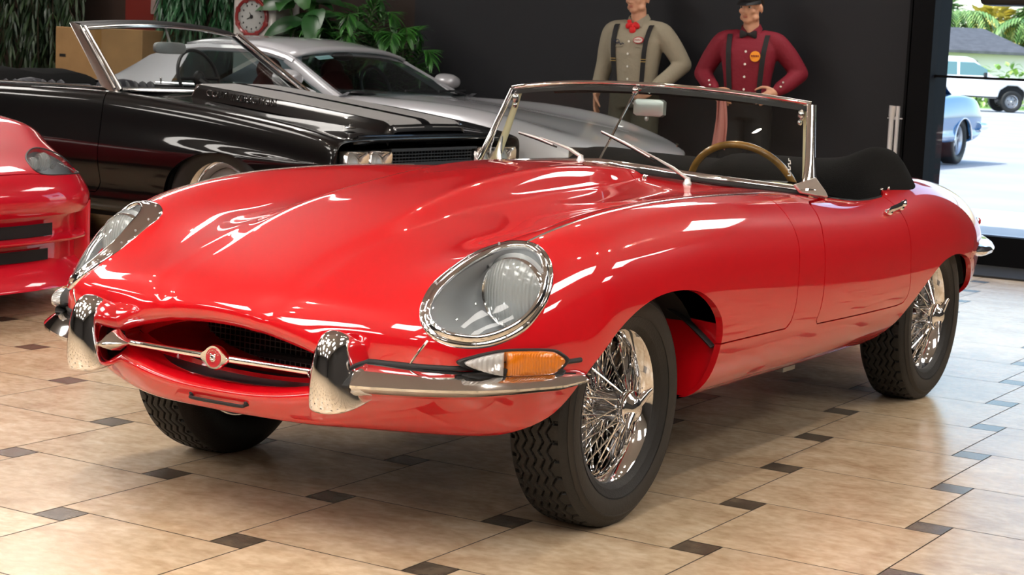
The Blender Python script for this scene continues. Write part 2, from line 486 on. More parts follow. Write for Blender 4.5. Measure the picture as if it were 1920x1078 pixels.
def wire_wheel(parent, loc, mirror=False, spin=.35, first=[None]):
    s = -1. if mirror else 1.
    def fx(mb):
        return mbm(mb) if mirror else mb
    rim = MB()
    lathe_x(rim, [(.172, -.060), (.190, -.066), (.205, -.068), (.207, -.062), (.196, -.055), (.183, -.045), (.180, -.02), (.178, .02), (.183, .040), (.192, .050), (.198, .060), (.206, .066), (.2085, .064), (.2085, .058), (.200, .052), (.190, .045)], 72)
    w = obj('wheel', fx(rim), CHROME, parent, loc=loc)
    w.rotation_euler = (0, 0, 0)
    if mirror not in first_tyre: t = obj('tyre', fx(tyre_mb()), TYRE, w, sharp=50); first_tyre[mirror] = t
    else:
        t = first_tyre[mirror].copy(); COL.objects.link(t); t.parent = w
    sd = MB(); lathe_x(sd, [(.2095, .0715), (.2165, .0795), (.2175, .0800), (.238, .0892), (.2385, .0895)], 72)
    lathe_x(sd, [(.280, .0935), (.283, .0948), (.287, .0928)], 72)
    obj('sidewall_ribs', fx(sd), TYRE, w)
    sd = MB(); lathe_x(sd, [(.243, .0905), (.252, .0934), (.262, .0950), (.274, .0950), (.284, .0940), (.292, .0895), (.2975, .0850)], 72)
    obj('sidewall_band', fx(sd), DUST, w)
    sp = MB()
    def spoke(a0, r0, x0, a1, r1, x1, rr=.0021):
        p0 = np.array([x0, r0 * math.sin(a0), r0 * math.cos(a0)]); p1 = np.array([x1, r1 * math.sin(a1), r1 * math.cos(a1)])
        sp.tube([p0, p0 + (p1 - p0) * .86, p0 + (p1 - p0) * .862, p1], [rr, rr, .0036, .0036], 6)
    for k in range(24):
        a = 2 * PI * k / 24; d = .42 if k % 2 else -.42
        spoke(a + d, .040, .086, a, .184, .026 if k % 2 else .014)
    for k in range(48):
        a = 2 * PI * (k + .5) / 48; d = .62 if k % 2 else -.62
        spoke(a + d, .047, -.006 if k % 2 else .010, a, .180, -.008 if k % 2 else -.026)
    obj('spokes', fx(sp), CHROME, w)
    hub = MB(); lathe_x(hub, [(.0, -.07), (.055, -.07), (.056, -.03), (.047, -.015), (.040, .04), (.040, .082), (.046, .084), (.046, .092), (.036, .094), (.0, .094)], 32)
    obj('hub', fx(hub), CHROME, w)
    dr = MB(); lathe_x(dr, [(.0, -.085), (.135, -.085), (.138, -.08), (.138, -.05), (.132, -.045), (.085, -.043), (.080, -.030), (.0, -.030)], 40)
    obj('brake_disc', fx(dr), STEEL, w)
    spn = MB(); lathe_x(spn, [(.0, .092), (.045, .092), (.047, .096), (.047, .104), (.044, .108), (.036, .111), (.030, .121), (.016, .127), (.0, .128)], 32)
    for e in (0, 1):
        a = spin + PI * e
        dv = np.array([0, math.sin(a), math.cos(a)]); tv = np.array([0, math.cos(a), -math.sin(a)])
        pts = [.018 * dv + [.114, 0, 0], .040 * dv + [.118, 0, 0], .060 * dv + [.123, 0, 0], .075 * dv + [.129, 0, 0]]
        R = []
        for q, wd, th in zip(pts, (.016, .0155, .013, .008), (.012, .011, .008, .005)):
            A = np.linspace(0, 2 * PI, 12, endpoint=False)
            R.append(q + np.cos(A)[:, None] * wd * tv + np.sin(A)[:, None] * th * np.array([1, 0, 0]))
        spn.loft(R)
    obj('spinner', fx(spn), CHROME, w)
    return w

# ------------------------------------------------------------------ the roadster
HL_OUT = [(0.6, -0.372, 0.761), (0.642, -0.364, 0.757), (0.679, -0.368, 0.736), (0.706, -0.384, 0.703), (0.72, -0.407, 0.672), (0.728, -0.44, 0.636), (0.726, -0.477, 0.603), (0.717, -0.515, 0.573), (0.695, -0.559, 0.549), (0.67, -0.602, 0.536), (0.641, -0.64, 0.533), (0.608, -0.672, 0.539), (0.577, -0.69, 0.552), (0.551, -0.695, 0.572), (0.528, -0.682, 0.597), (0.513, -0.657, 0.619), (0.498, -0.609, 0.649), (0.496, -0.562, 0.675), (0.502, -0.507, 0.701), (0.512, -0.446, 0.727), (0.534, -0.403, 0.744), (0.564, -0.380, 0.756)]
HL_IN = [(0.612, -0.403, 0.75), (0.644, -0.391, 0.747), (0.671, -0.396, 0.73), (0.691, -0.41, 0.706), (0.706, -0.437, 0.673), (0.713, -0.467, 0.64), (0.71, -0.501, 0.61), (0.696, -0.538, 0.586), (0.675, -0.577, 0.569), (0.649, -0.619, 0.559), (0.618, -0.653, 0.563), (0.588, -0.673, 0.571), (0.564, -0.676, 0.588), (0.546, -0.663, 0.607), (0.535, -0.636, 0.63), (0.531, -0.595, 0.657), (0.536, -0.55, 0.683), (0.548, -0.505, 0.708), (0.564, -0.458, 0.729), (0.585, -0.423, 0.744)]
ARCH_F = np.r_[[(-.52, .05), (-.50, .28)], crom([(-.465, .315), (-.438, .333), (-.406, .360), (-.332, .446), (-.262, .500), (-.192, .546), (-.105, .585), (-.012, .61), (.084, .62), (.175, .617), (.252, .604), (.324, .571), (.373, .53), (.393, .485), (.397, .44), (.399, .40), (.402, .36), (.408, .32), (.415, .28)], 5), [(.42, .05)]]
ARCH_R = np.r_[[(1.70, .05), (1.75, .28)], crom([(1.80, .318), (1.83, .338), (1.872, .367), (1.926, .409), (2.055, .475), (2.237, .535), (2.403, .554), (2.55, .545), (2.667, .526), (2.77, .495), (2.85, .45), (2.888, .39), (2.89, .33)], 5), [(2.87, .05)]]
DOOR = np.array([(1.442, .92), (1.442, .80), (1.43, .7945), (1.225, .7955), (1.185, .788), (1.14, .75), (1.097, .700), (1.083, .649), (1.075, .590), (1.068, .533), (1.052, .48), (1.036, .447), (1.05, .438), (1.40, .432), (1.75, .427), (1.83, .430), (1.862, .445), (1.868, .48), (1.858, .571), (1.862, .667), (1.868, .731), (1.890, .80), (1.90, .92)])
COCKPIT = crom([(-.001, 1.15), (.25, 1.17), (.45, 1.26), (.565, 1.36), (.625, 1.44), (.668, 1.52), (.692, 1.62), (.699, 1.75), (.697, 1.84), (.680, 1.93), (.63, 1.99), (.50, 2.03), (.25, 2.06), (-.001, 2.07)], 5)
COCKPIT = np.r_[COCKPIT, [(-.2, 2.07), (-.2, 1.15)]]

def sharpen(r):
    """two extra columns pinch the flank of the bonnet bulge"""
    P = [np.array(p, float) for p in r]; y = P[1][1]; k = float(np.interp(y, [-.44, -.32, .95, 1.2], [0, 1, 1, 0])); b, c, d = P[1], P[2], P[3]
    e1 = b + (c - b) / 3 * 1.; e2 = b + (c - b) * 2 / 3
    s1 = np.array([b[0] + .52 * (c[0] - b[0]), y, b[2] - .10 * (b[2] - c[2])]); s2 = np.array([b[0] + .86 * (c[0] - b[0]), y, b[2] - .78 * (b[2] - c[2])]); c2 = np.array([c[0] + .025, y, c[2] - .002])
    return [P[0], b, e1 + k * (s1 - e1), e2 + k * (s2 - e2), c + k * (c2 - c)] + P[3:]

def yshut(V):
    x = np.abs(V[:, 0]); z = V[:, 2]
    side = np.interp(z, [.449, .521, .633, .674, .741, .796, .827], [.838, .868, .889, .901, .918, .936, .955])
    top = .955 + np.clip(.638 - x, 0, 1) / .638 * .085
    return np.where(x > .638, side, top)

def make_roadster():
    car = thing('roadster', 'red open roadster with covered oval headlamps and wire wheels, nearest on the tiled floor', 'car', (0, 0, 0))
    S = Surf([sharpen(r) for r in NET]); half = PM.from_grid(S.grid(8, 8))
    full = half.mirror(); bvh = BVHTree.FromPolygons(full.V.tolist(), full.F)
    def snap(p):
        h = bvh.find_nearest(Vector(p)); return np.array(h[0]), np.array(h[1])
    def snapN(p, n=None):
        q, nn = snap(p)
        if nn @ (q - np.array([0, q[1], .45])) < 0 and q[1] > -.7: nn = -nn
        return q, nn
    # --- openings
    archf = lambda V: np.where(V[:, 0] > .44, poly_sd(V[:, 1:], ARCH_F), np.maximum(poly_sd(V[:, 1:], ARCH_F), .44 - V[:, 0]))
    archr = lambda V: np.where(V[:, 0] > .44, poly_sd(V[:, 1:], ARCH_R), np.maximum(poly_sd(V[:, 1:], ARCH_R), .44 - V[:, 0]))
    O, I = np.array(HL_OUT), np.array(HL_IN)
    O = crom(O, 6, True); I = crom(I, 6, True)
    def resample(P, n, c):
        d = np.linalg.norm(np.roll(P, -1, 0) - P, axis=1); s = np.r_[0, np.cumsum(d)]; t = np.linspace(0, s[-1], n, endpoint=False)
        Q = np.r_[P, P[:1]]
        return np.stack([np.interp(t, s, Q[:, k]) for k in range(3)], -1)
    c = O.mean(0); Un, sv, Vt = np.linalg.svd(O - c); n = Vt[2]; n = n if n[1] < 0 else -n
    a1, a2 = Vt[0], Vt[1]
    ang = lambda P: np.arctan2((P - c) @ a2, (P - c) @ a1)
    TH = np.linspace(-PI, PI, 120, endpoint=False)
    def byang(P):
        t = ang(P); o = np.argsort(t); t = t[o]; Q = P[o]
        t = np.r_[t[-3:] - 2 * PI, t, t[:3] + 2 * PI]; Q = np.r_[Q[-3:], Q, Q[:3]]
        return np.stack([np.interp(TH, t, Q[:, k]) for k in range(3)], -1)
    O, I = byang(O), byang(I)
    for _ in range(3):
        O = (np.roll(O, 1, 0) + 2 * O + np.roll(O, -1, 0)) / 4; I = (np.roll(I, 1, 0) + 2 * I + np.roll(I, -1, 0)) / 4
    M = .5 * (O + I); mp = np.stack([(M - c) @ a1, (M - c) @ a2], -1)
    def lamp(V):
        d = V - c
        return np.where((np.abs(d @ n) < .14) & (V[:, 1] < -.3), poly_sd(np.stack([d @ a1, d @ a2], -1), mp), 1.)
    shell = half.clip(archf).clip(archr).clip(lamp)
    g = .0022
    fb = lambda V: np.minimum(yshut(V) - V[:, 1], np.maximum(V[:, 2] - .4475, .30 - V[:, 1]))
    under = lambda V: np.minimum(.305 - V[:, 2], np.minimum(.69 - np.abs(V[:, 0]), V[:, 1] + .45))
    bon = shell.clip(lambda V: fb(V) - g).clip(lambda V: -under(V)).mirror()
    dsd = lambda V: np.where(V[:, 0] > .5, poly_sd(V[:, 1:], DOOR), 1.)
    cock = lambda V: np.where(V[:, 2] > .6, poly_sd(V[:, :2], COCKPIT), 1.)
    rest = shell.clip(lambda V: -fb(V) - g).clip(cock)
    door = rest.clip(lambda V: -dsd(V) - g)
    tub = rest.clip(lambda V: dsd(V) - g).clip(lambda V: -under(V)).mirror()
    udr = shell.clip(under).mirror()
    inw = lambda v: np.array([-math.copysign(1, v[0]) * .9, 0, -.1])
    def fl_dir(v):
        if v[2] < .63 and abs(v[0]) > .6 and (poly_sd(v[None, 1:], ARCH_F)[0] < .01 or poly_sd(v[None, 1:], ARCH_R)[0] < .01): return inw(v)
        q, nn = snapN(v); return -nn
    pobj('bonnet', bon, RED, car, .022, dirn=fl_dir)
    pobj('body_shell', tub, RED, car, .022, dirn=fl_dir)
    for s in (1, -1):
        d = door if s > 0 else PM(door.V * [-1, 1, 1], [tuple(reversed(f)) for f in door.F])
        do = pobj('door', d, RED, car, .022, dirn=fl_dir)
        h = MB()
        q, nn = snapN((s * .768, 1.70, .733)); q2, n2 = snapN((s * .757, 1.90, .748))
        R = []
        for t, w_, o_ in ((0, .006, .020), (.12, .011, .024), (.5, .012, .022), (.75, .012, .022), (.95, .013, .028), (1.0, .008, .026)):
            p = q + t * (q2 - q) + (nn * (1 - t) + n2 * t) * o_; A = np.linspace(0, 2 * PI, 12, endpoint=False)
            e = np.array([0, -.06, 1.])
            R.append(p + np.cos(A)[:, None] * w_ * e + np.sin(A)[:, None] * .006 * nn)
        h.loft(R)
        for t in (.18, .86):
            p = q + t * (q2 - q) + nn * .008; h.ell(p, (.014, .022, .012))
        p = q2 + n2 * .024 + [0, -.02, 0]; h.ell(p, (.012, .016, .012))
        obj('door_handle', h, CHROME, do)
    pobj('underbody', udr, SATIN, car)
    # --- wheel wells, bulkheads and a dark inner lining
    for s in (1, -1):
        for yc, r, y0, y1 in ((0.02, .46, 0, 0), (2.40, .47, 0, 0)):
            A = np.linspace(.0, PI, 28)
            a = np.stack([np.full(28, .775 * s), yc + r * np.cos(A), .33 + .32 * np.sin(A)], -1)
            b = a.copy(); b[:, 0] = .40 * s; d = b.copy(); d[:, 1] = yc; d[:, 2] = .33
            a[:, 0] = np.where(a[:, 2] > .4, .70, .64) * s
            ww = MB(); ww.grid(np.stack([a, b, d])); obj('wheel_well', ww, BLACK, car)
    for s in (1, -1):
        b = MB(); b.prism([(.50, .28), (.70, .285), (.75, .35), (.785, .44), (.775, .50), (.50, .52)], 0, .012, np.array([[s, 0, 0], [0, 0, 1], [0, 1, 0]], float), (0, .412, 0))
        obj('splash_panel', b, RED, car)
        b = MB(); b.tube(crom([(s * .60, .392, .545), (s * .68, .392, .51), (s * .74, .392, .468), (s * .778, .392, .437)], 4), .014, 8, flat=.45)
        obj('rubber_seal', b, RUBBER, car)
    # --- mouth: duct, radiator, badge bar
    r0 = S.at(np.zeros(60), np.linspace(0, S.nv - 1, 60)); ring = np.r_[r0, mx(r0[::-1])[1:-1]]
    duct = MB(); R = [ring]
    for y, sx, zz in ((-.56, .97, .0), (-.46, .95, .0), (-.40, .93, .0)):
        q = ring.copy(); q[:, 1] = y; q[:, 0] *= sx; q[:, 2] = .452 + (q[:, 2] - .452) * 1.02; R.append(q)
    duct.loft(R, True, False, False); obj('intake_duct', duct, RED, car)
    rad = MB(); rad.box((0, -.385, .455), (.80, .02, .22)); obj('radiator', rad, BLACK, car)
    ms = MB()
    for k in range(45): ms.box((-.38 + k * .0173, -.405, .455), (.0022, .0022, .19))
    for k in range(12): ms.box((0, -.405, .37 + k * .0155), (.76, .0022, .0022))
    obj('radiator_mesh', ms, STEEL, car)
    bk = MB(); bk.box((.16, -.44, .405), (.10, .05, .03)); bk.box((.0, -.43, .40), (.30, .03, .012)); obj('radiator_bracket', bk, SATIN, car)
    lip = MB(); lip.loft([[(x, y, .383 + .03 * (x / .36) ** 2 - (.004 if k else 0)) for x in np.linspace(-.30, .30, 21)] for k, y in ((0, -.715), (0, -.56), (1, -.56), (1, -.715))], closed=False, loop=True)
    obj('air_dam', lip, SATIN, car)
    bar = MB(); xs = np.linspace(-.335, .335, 41)
    P = np.stack([xs, -.775 + .16 * np.abs(xs) ** 2 * .5, np.full(41, .449)], -1)
    bar.tube(P, .0085 + .0015 * np.exp(-(xs / .09) ** 2), 12, up=[0, 0, 1], flat=1.)
    # teardrop boss
    tt = np.linspace(0, 2 * PI, 48, endpoint=False)
    rr = .031 + .0035 * np.abs(np.cos(tt)) ** 6
    wid = np.where(np.abs(np.cos(tt)) > .86, 1 + (np.abs(np.cos(tt)) - .86) * 2.2, 1)
    bd = lambda k, y: np.stack([k * rr * wid * np.cos(tt), np.full(48, y), .449 + k * rr * np.sin(tt)], -1)
    bar.loft([bd(.9, -.770), bd(1., -.778), bd(1., -.786), bd(.93, -.791), bd(.78, -.7905)])
    bo = obj('badge_bar', bar, CHROME, car)
    bg = MB(); bg.loft([np.stack([.0225 * np.cos(tt), np.full(48, y), .449 + .0235 * np.sin(tt)], -1) for y in (-.789, -.7925)]); be = obj('badge', bg, mat('badge_red', (.45, .005, .02), .3, coat=1), bo)
    cat = MB()      # small silver animal face in relief on the badge
    cat.ell((0, -.793, .448), (.0085, .003, .0095)); cat.ell((0, -.795, .4435), (.0045, .003, .0045))
    for s in (1, -1):
        cat.ell((s * .0065, -.793, .4565), (.003, .002, .0035)); cat.ell((s * .0055, -.7945, .4475), (.0025, .002, .004))
    for k in range(9):
        a = PI * (.15 + .7 * k / 8); cat.box((.0185 * math.cos(a), -.793, .449 + .0185 * math.sin(a)), (.0018, .001, .0032), rotm(0, -a + PI / 2, 0))
    obj('badge_face', cat, CHROMEB, bo)
    tb = MB(); tb.tube(crom([(-.088, -.745, .343), (-.086, -.770, .340), (-.075, -.777, .338), (0, -.779, .338), (.075, -.777, .338), (.086, -.770, .340), (.088, -.745, .343)], 4), .0046, 8)
    for s in (1, -1): tb.ell((s * .088, -.764, .346), (.008, .009, .009))
    obj('plate_bracket', tb, SATIN, car)
    # --- headlamps
    for s in (1, -1):
        sg = np.array([s, 1, 1.])
        m_ = lambda P: P * sg
        def loopN(f, h): return m_(O + (I - O) * f + n * h)
        rg = MB(); rg.loft([loopN(f, h) for f, h in ((-.06, -.006), (-.06, .004), (0, .0075), (.22, .0085), (.34, .0075), (.40, .0085), (.55, .013), (.75, .0145), (.92, .012), (1.0, .007), (1.02, -.004), (.5, -.012))], closed=True, loop=True)
        hr = obj('headlamp_ring', rg, CHROME, car, sharp=180)
        sc_ = MB()
        for k in range(0, 120, 10):
            p = (O[k] + .16 * (I[k] - O[k]) + n * .0085) * sg; sc_.ell(p, (.0035, .0035, .0035), 8, 6)
        obj('ring_screws', sc_, STEEL, hr)
        gl = MB(); cI = I.mean(0)
        gl.loft([m_(cI + (I - cI) * k + n * (.006 + .030 * (1 - k ** 2))) for k in (1., .93, .85, .75, .62, .48, .32, .15, .03)], True, False, True)
        obj('headlamp_glass', gl, COVER, hr, sharp=180)
        bk = MB(); cB = np.array([.630, -.425, .645])
        rings = []
        for t, k in ((0, 1.02), (.25, .98), (.5, .90), (.75, .78), (1., .66)):
            q = cI + (I - cI) * 1.0
            tgt = cB + np.stack([.094 * np.cos(TH + .6), np.full(120, .0), .094 * np.sin(TH + .6)], -1) * [1, 1, 1]
            # target circle ordered by the same polar angle as the opening
            an = np.arctan2((I - cI) @ a2, (I - cI) @ a1)
            ex = np.array([1., 0, 0]); ez = np.array([0, 0, 1.])
            dx = (I - cI) @ ex; dz = (I - cI) @ ez; aa = np.arctan2(dz, dx)
            tgt = cB + .096 * (np.cos(aa)[:, None] * ex + np.sin(aa)[:, None] * ez)
            rings.append(m_(q * (1 - t) + tgt * t - n * (.004 if t == 0 else 0) - (n * .035 * math.sin(PI * t))))
        rings.append(m_(cB + (tgt - cB) * .2 + [0, .03, 0]))
        bk.loft(rings, True, False, True); obj('headlamp_bucket', bk, SILVERP, hr, sharp=180)
        # round lamp facing forward
        Ml = np.array([[1, 0, 0], [0, 0, -1], [0, 1, 0]], float)
        lc = np.array([.633, -.436, .645]) * sg
        rm = MB(); rm.lathe([(.084, -.03), (.088, .0), (.087, .010), (.084, .014), (.080, .010)], 48, Ml, lc); obj('lamp_rim', rm, CHROME, hr)
        rf = MB(); rf.lathe([(.084, .006), (.070, -.014), (.045, -.032), (.018, -.042), (.0, -.043)], 40, Ml, lc); obj('lamp_reflector', rf, CHROME, hr, sharp=180)
        ln = MB(); ln.lathe([(.084, .008), (.075, .017), (.058, .026), (.036, .032), (.015, .0345), (.0, .035)], 40, Ml, lc); obj('lamp_lens', ln, LENS, hr, sharp=180)
        bl = MB(); bl.lathe([(.0, -.04), (.010, -.038), (.011, -.006), (.006, .002), (0, .003)], 14, Ml, lc); bl.tube([lc + [0, .0, .0], lc + [0, -.008, .062]], .0016, 6); bl.tube([lc, lc + [.045 * s, -.004, -.030]], .0016, 6); obj('lamp_bulb', bl, STEEL, hr)
        # --- side lamp
        spts = [(.633, -.653, .503), (.655, -.63, .516), (.689, -.577, .527), (.72, -.525, .528), (.75, -.457, .523), (.760, -.43, .512), (.765, -.411, .496), (.760, -.43, .478), (.75, -.451, .466), (.72, -.52, .467), (.689, -.579, .471), (.655, -.63, .487)]
        sp = crom(spts, 5, True); cs = sp.mean(0)
        q, nn = snap(cs); nn = np.array([.66, -.75, .06]); nn /= np.linalg.norm(nn)
        gk = MB(); gk.loft([(cs + (sp - cs) * k + nn * h) * sg for k, h in ((1.10, -.02), (1.11, .012), (1.06, .018), (1.0, .019), (.9, .019))], True, False, True)
        gk.loft([(cs + (sp - cs) * [1.02, 1.02, .55] * k + nn * h + [0, 0, -.026]) * sg for k, h in ((1.0, -.02), (1.0, .022), (.94, .034), (.6, .036), (.2, .036))], True, False, True)
        so = obj('side_lamp', gk, RUBBER, car)
        pl = MB(); pl.loft([(cs + (sp - cs) * k + nn * h) * sg for k, h in ((.99, .018), (.97, .0205), (.3, .0205))], True, False, True); obj('lamp_backing', pl, CHROMEB, so)
        def lensl(sel, name, m_at, h0):
            # split the outline along the lamp at the join between clear and amber
            ax = np.array([.75 - .633, -.455 + .653, 0]); ax /= np.linalg.norm(ax)
            tcut = (np.array([.693, -.571, .5]) - cs) @ ax
            t = (sp - cs) @ ax; keep = (t < tcut - .001) if sel else (t > tcut + .001)
            P = []
            N = len(sp)
            for i in range(N):
                j = (i + 1) % N
                if keep[i]: P.append(sp[i])
                th = tcut - .001 if sel else tcut + .001
                if keep[i] != keep[j]:
                    f = (th - t[i]) / (t[j] - t[i]); P.append(sp[i] + f * (sp[j] - sp[i]))
            P = np.array(P); cc = P.mean(0)
            mb = MB(); mb.loft([(cc + (P - cc) * k + nn * h) * sg for k, h in ((.96, .018), (.97, .028), (.93, .037), (.80, .043), (.5, .046), (.05, .047))], True, False, True)
            obj(name, mb, m_at, so, sharp=60)
        lensl(True, 'clear_lens', CLEARL, 0); lensl(False, 'amber_lens', AMBER, 0)
        # --- front bumper blade, overrider and rubber
        xp = np.array([(.285, -.778, .450), (.32, -.778, .450), (.352, -.772, .450), (.39, -.762, .450), (.46, -.736, .450), (.54, -.695, .450), (.61, -.645, .450), (.675, -.575, .450), (.72, -.505, .450), (.752, -.43, .450), (.772, -.36, .450), (.783, -.315, .451)])
        pp = crom(xp, 5); T = np.gradient(pp, axis=0); T /= np.linalg.norm(T, axis=1)[:, None]
        nr = np.stack([-T[:, 1], T[:, 0], 0 * T[:, 0]], -1); nr *= -np.sign(nr[:, :1] * 0 + nr[:, 1:2]) * 1.0
        nr = np.where(nr[:, 1:2] > 0, -nr, nr)
        sec_b = [(-.012, .036), (.012, .034), (.050, .021), (.073, .005), (.082, -.003), (.082, -.009), (.068, -.019), (.030, -.033), (-.012, -.036), (-.03, 0)]
        k = np.linspace(0, 1, len(pp))
        tp = np.clip(np.interp(pp[:, 0], [.285, .31, .335, .37, .43, .64, .745, .773, .783], [.10, .42, .80, 1., 1.05, 1., .80, .50, .10]), .02, 1.1)
        bm_ = MB(); sweep(bm_, pp * sg, nr * sg, [0, 0, 1], sec_b, tp); bo = obj('front_bumper', bm_, CHROME, car)
        sb = np.array(sec_b); rb = MB()
        rbs = [(a_ * 1.05 + .004, b_ * 1.15) for a_, b_ in sec_b]
        i0 = np.argmin(np.abs(pp[:, 0] - .345)); i1 = np.argmin(np.abs(pp[:, 0] - .420))
        sweep(rb, pp[i0:i1 + 1] * sg, nr[i0:i1 + 1] * sg, [0, 0, 1], rbs); obj('bumper_rubber', rb, RUBBER, bo)
        sq_ = np.array([snap(q)[0] for q in (pp + [0, 0, .040])[i1:-4]]); sq_[1:-1] = (sq_[:-2] + 2 * sq_[1:-1] + sq_[2:]) / 4; rb = MB(); rb.tube(sq_ * sg, .0062, 8); obj('bumper_seal', rb, RUBBER, bo)
        ov = MB()
        R2 = []
        prof = [(-.800, .562, .017), (-.822, .569, .026), (-.846, .563, .034), (-.864, .543, .040), (-.875, .512, .046), (-.880, .470, .051), (-.881, .430, .055), (-.879, .402, .058), (-.874, .384, .060), (-.868, .377, .060), (-.858, .374, .058), (-.800, .380, .050)]
        for y, z, hw in prof:
            pt = []
            for a_, b_ in ((-1, 1.), (-1.0, .70), (-.96, .46), (-.82, .22), (-.50, .05), (0, 0), (.50, .05), (.82, .22), (.96, .46), (1., .70), (1., 1.)):
                yy = y + (-.745 - y) * b_ * (1 if b_ == 1 else 1)
                zz = z + (.455 - z) * .30 * b_
                pt.append((.386 + a_ * hw, yy, zz))
            R2.append(pt)
        ov.loft(np.array(R2) * sg, closed=False); o_ = obj('overrider', ov, CHROME, bo, sharp=70)
        sub = o_.modifiers.new('smooth', 'SUBSURF'); sub.levels = 2; sub.render_levels = 2
    # --- seams
    for s in (1, -1):
        for nm, pts in (('seam_trim', [(.617, -.365, .76), (.6203, -.337, .763), (.6286, -.268, .784), (.6387, -.109, .8095), (.6466, .102, .827), (.6487, .425, .836), (.645, .70, .834), (.638, .95, .826)]), ('seam_trim', [(.566, -.700, .550), (.552, -.705, .53), (.536, -.708, .508), (.522, -.708, .486)])):
            q = np.array([snap(p)[0] for p in crom(pts, 8)]); q[1:-1] = (q[:-2] + 2 * q[1:-1] + q[2:]) / 4
            t = MB(); t.tube(q * [s, 1, 1], .0032, 8); obj(nm, t, CHROMEB, car)
    # --- windscreen
    yb = lambda x: 1.09 + .25 * (x / .6) ** 2
    zb = lambda x: .884 - .052 * (np.abs(x) / .59) ** 1.25
    yt = lambda x: 1.34 + .135 * (x / .58) ** 2
    zt = lambda x: 1.130 - .036 * (np.abs(x) / .57) ** 2.2
    xb = np.linspace(-.635, .635, 49); xt = np.linspace(-.575, .575, 49)
    base = np.stack([xb, yb(xb), zb(xb)], -1); top = np.stack([xt, yt(xt), zt(xt)], -1)
    wn = np.array([0, -.69, .72])
    gl = MB(); gl.grid(np.stack([base + (top - base) * t + np.array([0, -.012, .004]) * math.sin(PI * t) for t in np.linspace(0, 1, 7)])); ws = obj('windscreen', gl, GLASS, car, sharp=180)
    fr = MB(); fr.tube(base + [0, -.006, -.002], .011, 10, flat=.45, up=[0, .5, -.6])
    fr.tube(np.r_[top + [0, .004, .004]], .0125, 12, flat=.7)
    for s in (1, -1):
        b0 = np.array([.640, 1.355, .822]); t0 = np.array([.577, 1.474, 1.094])
        R = []
        for t in np.linspace(0, 1, 12):
            p = b0 + (t0 - b0) * t; w_ = .020 * (1 + 1.5 * (1 - t) ** 6); A = np.linspace(0, 2 * PI, 14, endpoint=False)
            ex = np.array([.35, .94, 0]); ey = np.array([.94, -.35, .15])
            R.append((p + ex * .012 * (1 + 3.2 * (1 - t) ** 5) * 0 + np.cos(A)[:, None] * w_ * ex + np.sin(A)[:, None] * .011 * ey) * [s, 1, 1])
        fr.loft(R)
        foot = [(.600, 1.30, .838), (.630, 1.325, .850), (.648, 1.36, .862), (.664, 1.415, .815), (.668, 1.43, .796), (.655, 1.37, .803), (.62, 1.315, .812)]
        F_ = np.array(foot); ft = MB(); ft.loft([F_ * [s, 1, 1], (F_ + [.010, -.002, .006]) * [s, 1, 1]]); obj('pillar_foot', ft, SOFTCHROME, ws, bevel=.004)
    obj('windscreen_frame', fr, CHROME, ws)
    sl = MB(); sl.tube(base + [0, -.016, -.016], .012, 8, flat=.6, up=[0, .5, -.6]); obj('windscreen_seal', sl, RUBBER, ws)
    sh = MB(); sh.grid(np.stack([top + [0, -.004, -.004], top + [0, -.008, -.022]])); sh.grid(np.stack([top[8:-8] + [0, .01, -.006], top[8:-8] + [0, .045, -.030]]))
    obj('header_trim', sh, SATIN, ws)
    for s in (1, -1):
        tr = MB()
        tr.tube(np.array([(.606, 1.43, .80), (.598, 1.425, .86), (.580, 1.452, .95), (.566, 1.474, 1.03), (.556, 1.482, 1.082)]) * [s, 1, 1], [.020, .015, .013, .012, .012], 10, flat=.9, up=[0, 1, .3])
        tr.tube(np.array([(.606, 1.43, .812), (.57, 1.36, .828), (.53, 1.30, .835)]) * [s, 1, 1], .010, 8)
        obj('pillar_trim', tr, CREAM, ws)
        ct = MB(); ct.ell((s * .553, 1.455, 1.06), (.012, .012, .020)); ct.ell((s * .551, 1.45, 1.035), (.008, .008, .010)); ct.tube([(s * .556, 1.47, 1.075), (s * .551, 1.45, 1.03)], .005, 8); obj('hood_catch', ct, CHROMEB, ws)
    et = MB()
    for q in range(6):
        t = .12 + .035 * q; p = base[46] * (1 - t) + top[46] * t + [0, -.004 - .012 * math.sin(PI * t), .002]; et.box(p, (.010 - .003 * (q % 2), .001, .004), rotm(-.7, 0, .5)); et.box(p + [.003 * (-1) ** q, 0, .005], (.003, .001, .006), rotm(-.7, 0, .5))
    obj('glass_etching', et, mat('etched_white', (.55, .58, .56), .6), ws)
    rod = MB(); rod.tube([(0, 1.098, .882), (0, 1.325, 1.108)], .004, 8); rod.ell((0, 1.328, 1.112), (.012, .012, .016)); rod.tube([(0, 1.33, 1.115), (.03, 1.345, 1.118), (.045, 1.352, 1.108)], .006, 8); rod.tube([(0, 1.318, 1.10), (-.006, 1.30, 1.075), (.012, 1.295, 1.07)], .004, 6)
    obj('mirror_rod', rod, CHROME, ws)
    mr = MB(); q = lambda w_, h_, y: [(.062 + w_ * x_, y, 1.058 + h_ * z_) for x_, z_ in ((-1, -.75), (-.8, -1), (.8, -1), (1, -.75), (1, .75), (.8, 1), (-.8, 1), (-1, .75))]
    mr.loft([q(.050, .022, 1.306), q(.056, .028, 1.309), q(.057, .029, 1.318), q(.057, .029, 1.330), q(.054, .027, 1.333)]); mr.ell((.052, 1.32, 1.022), (.008, .006, .010)); mr.tube([(.052, 1.32, 1.03), (.052, 1.32, 1.02)], .004)
    mo = obj('mirror', mr, mat('mirror_shell', (.62, .70, .69), .35, .6), ws)
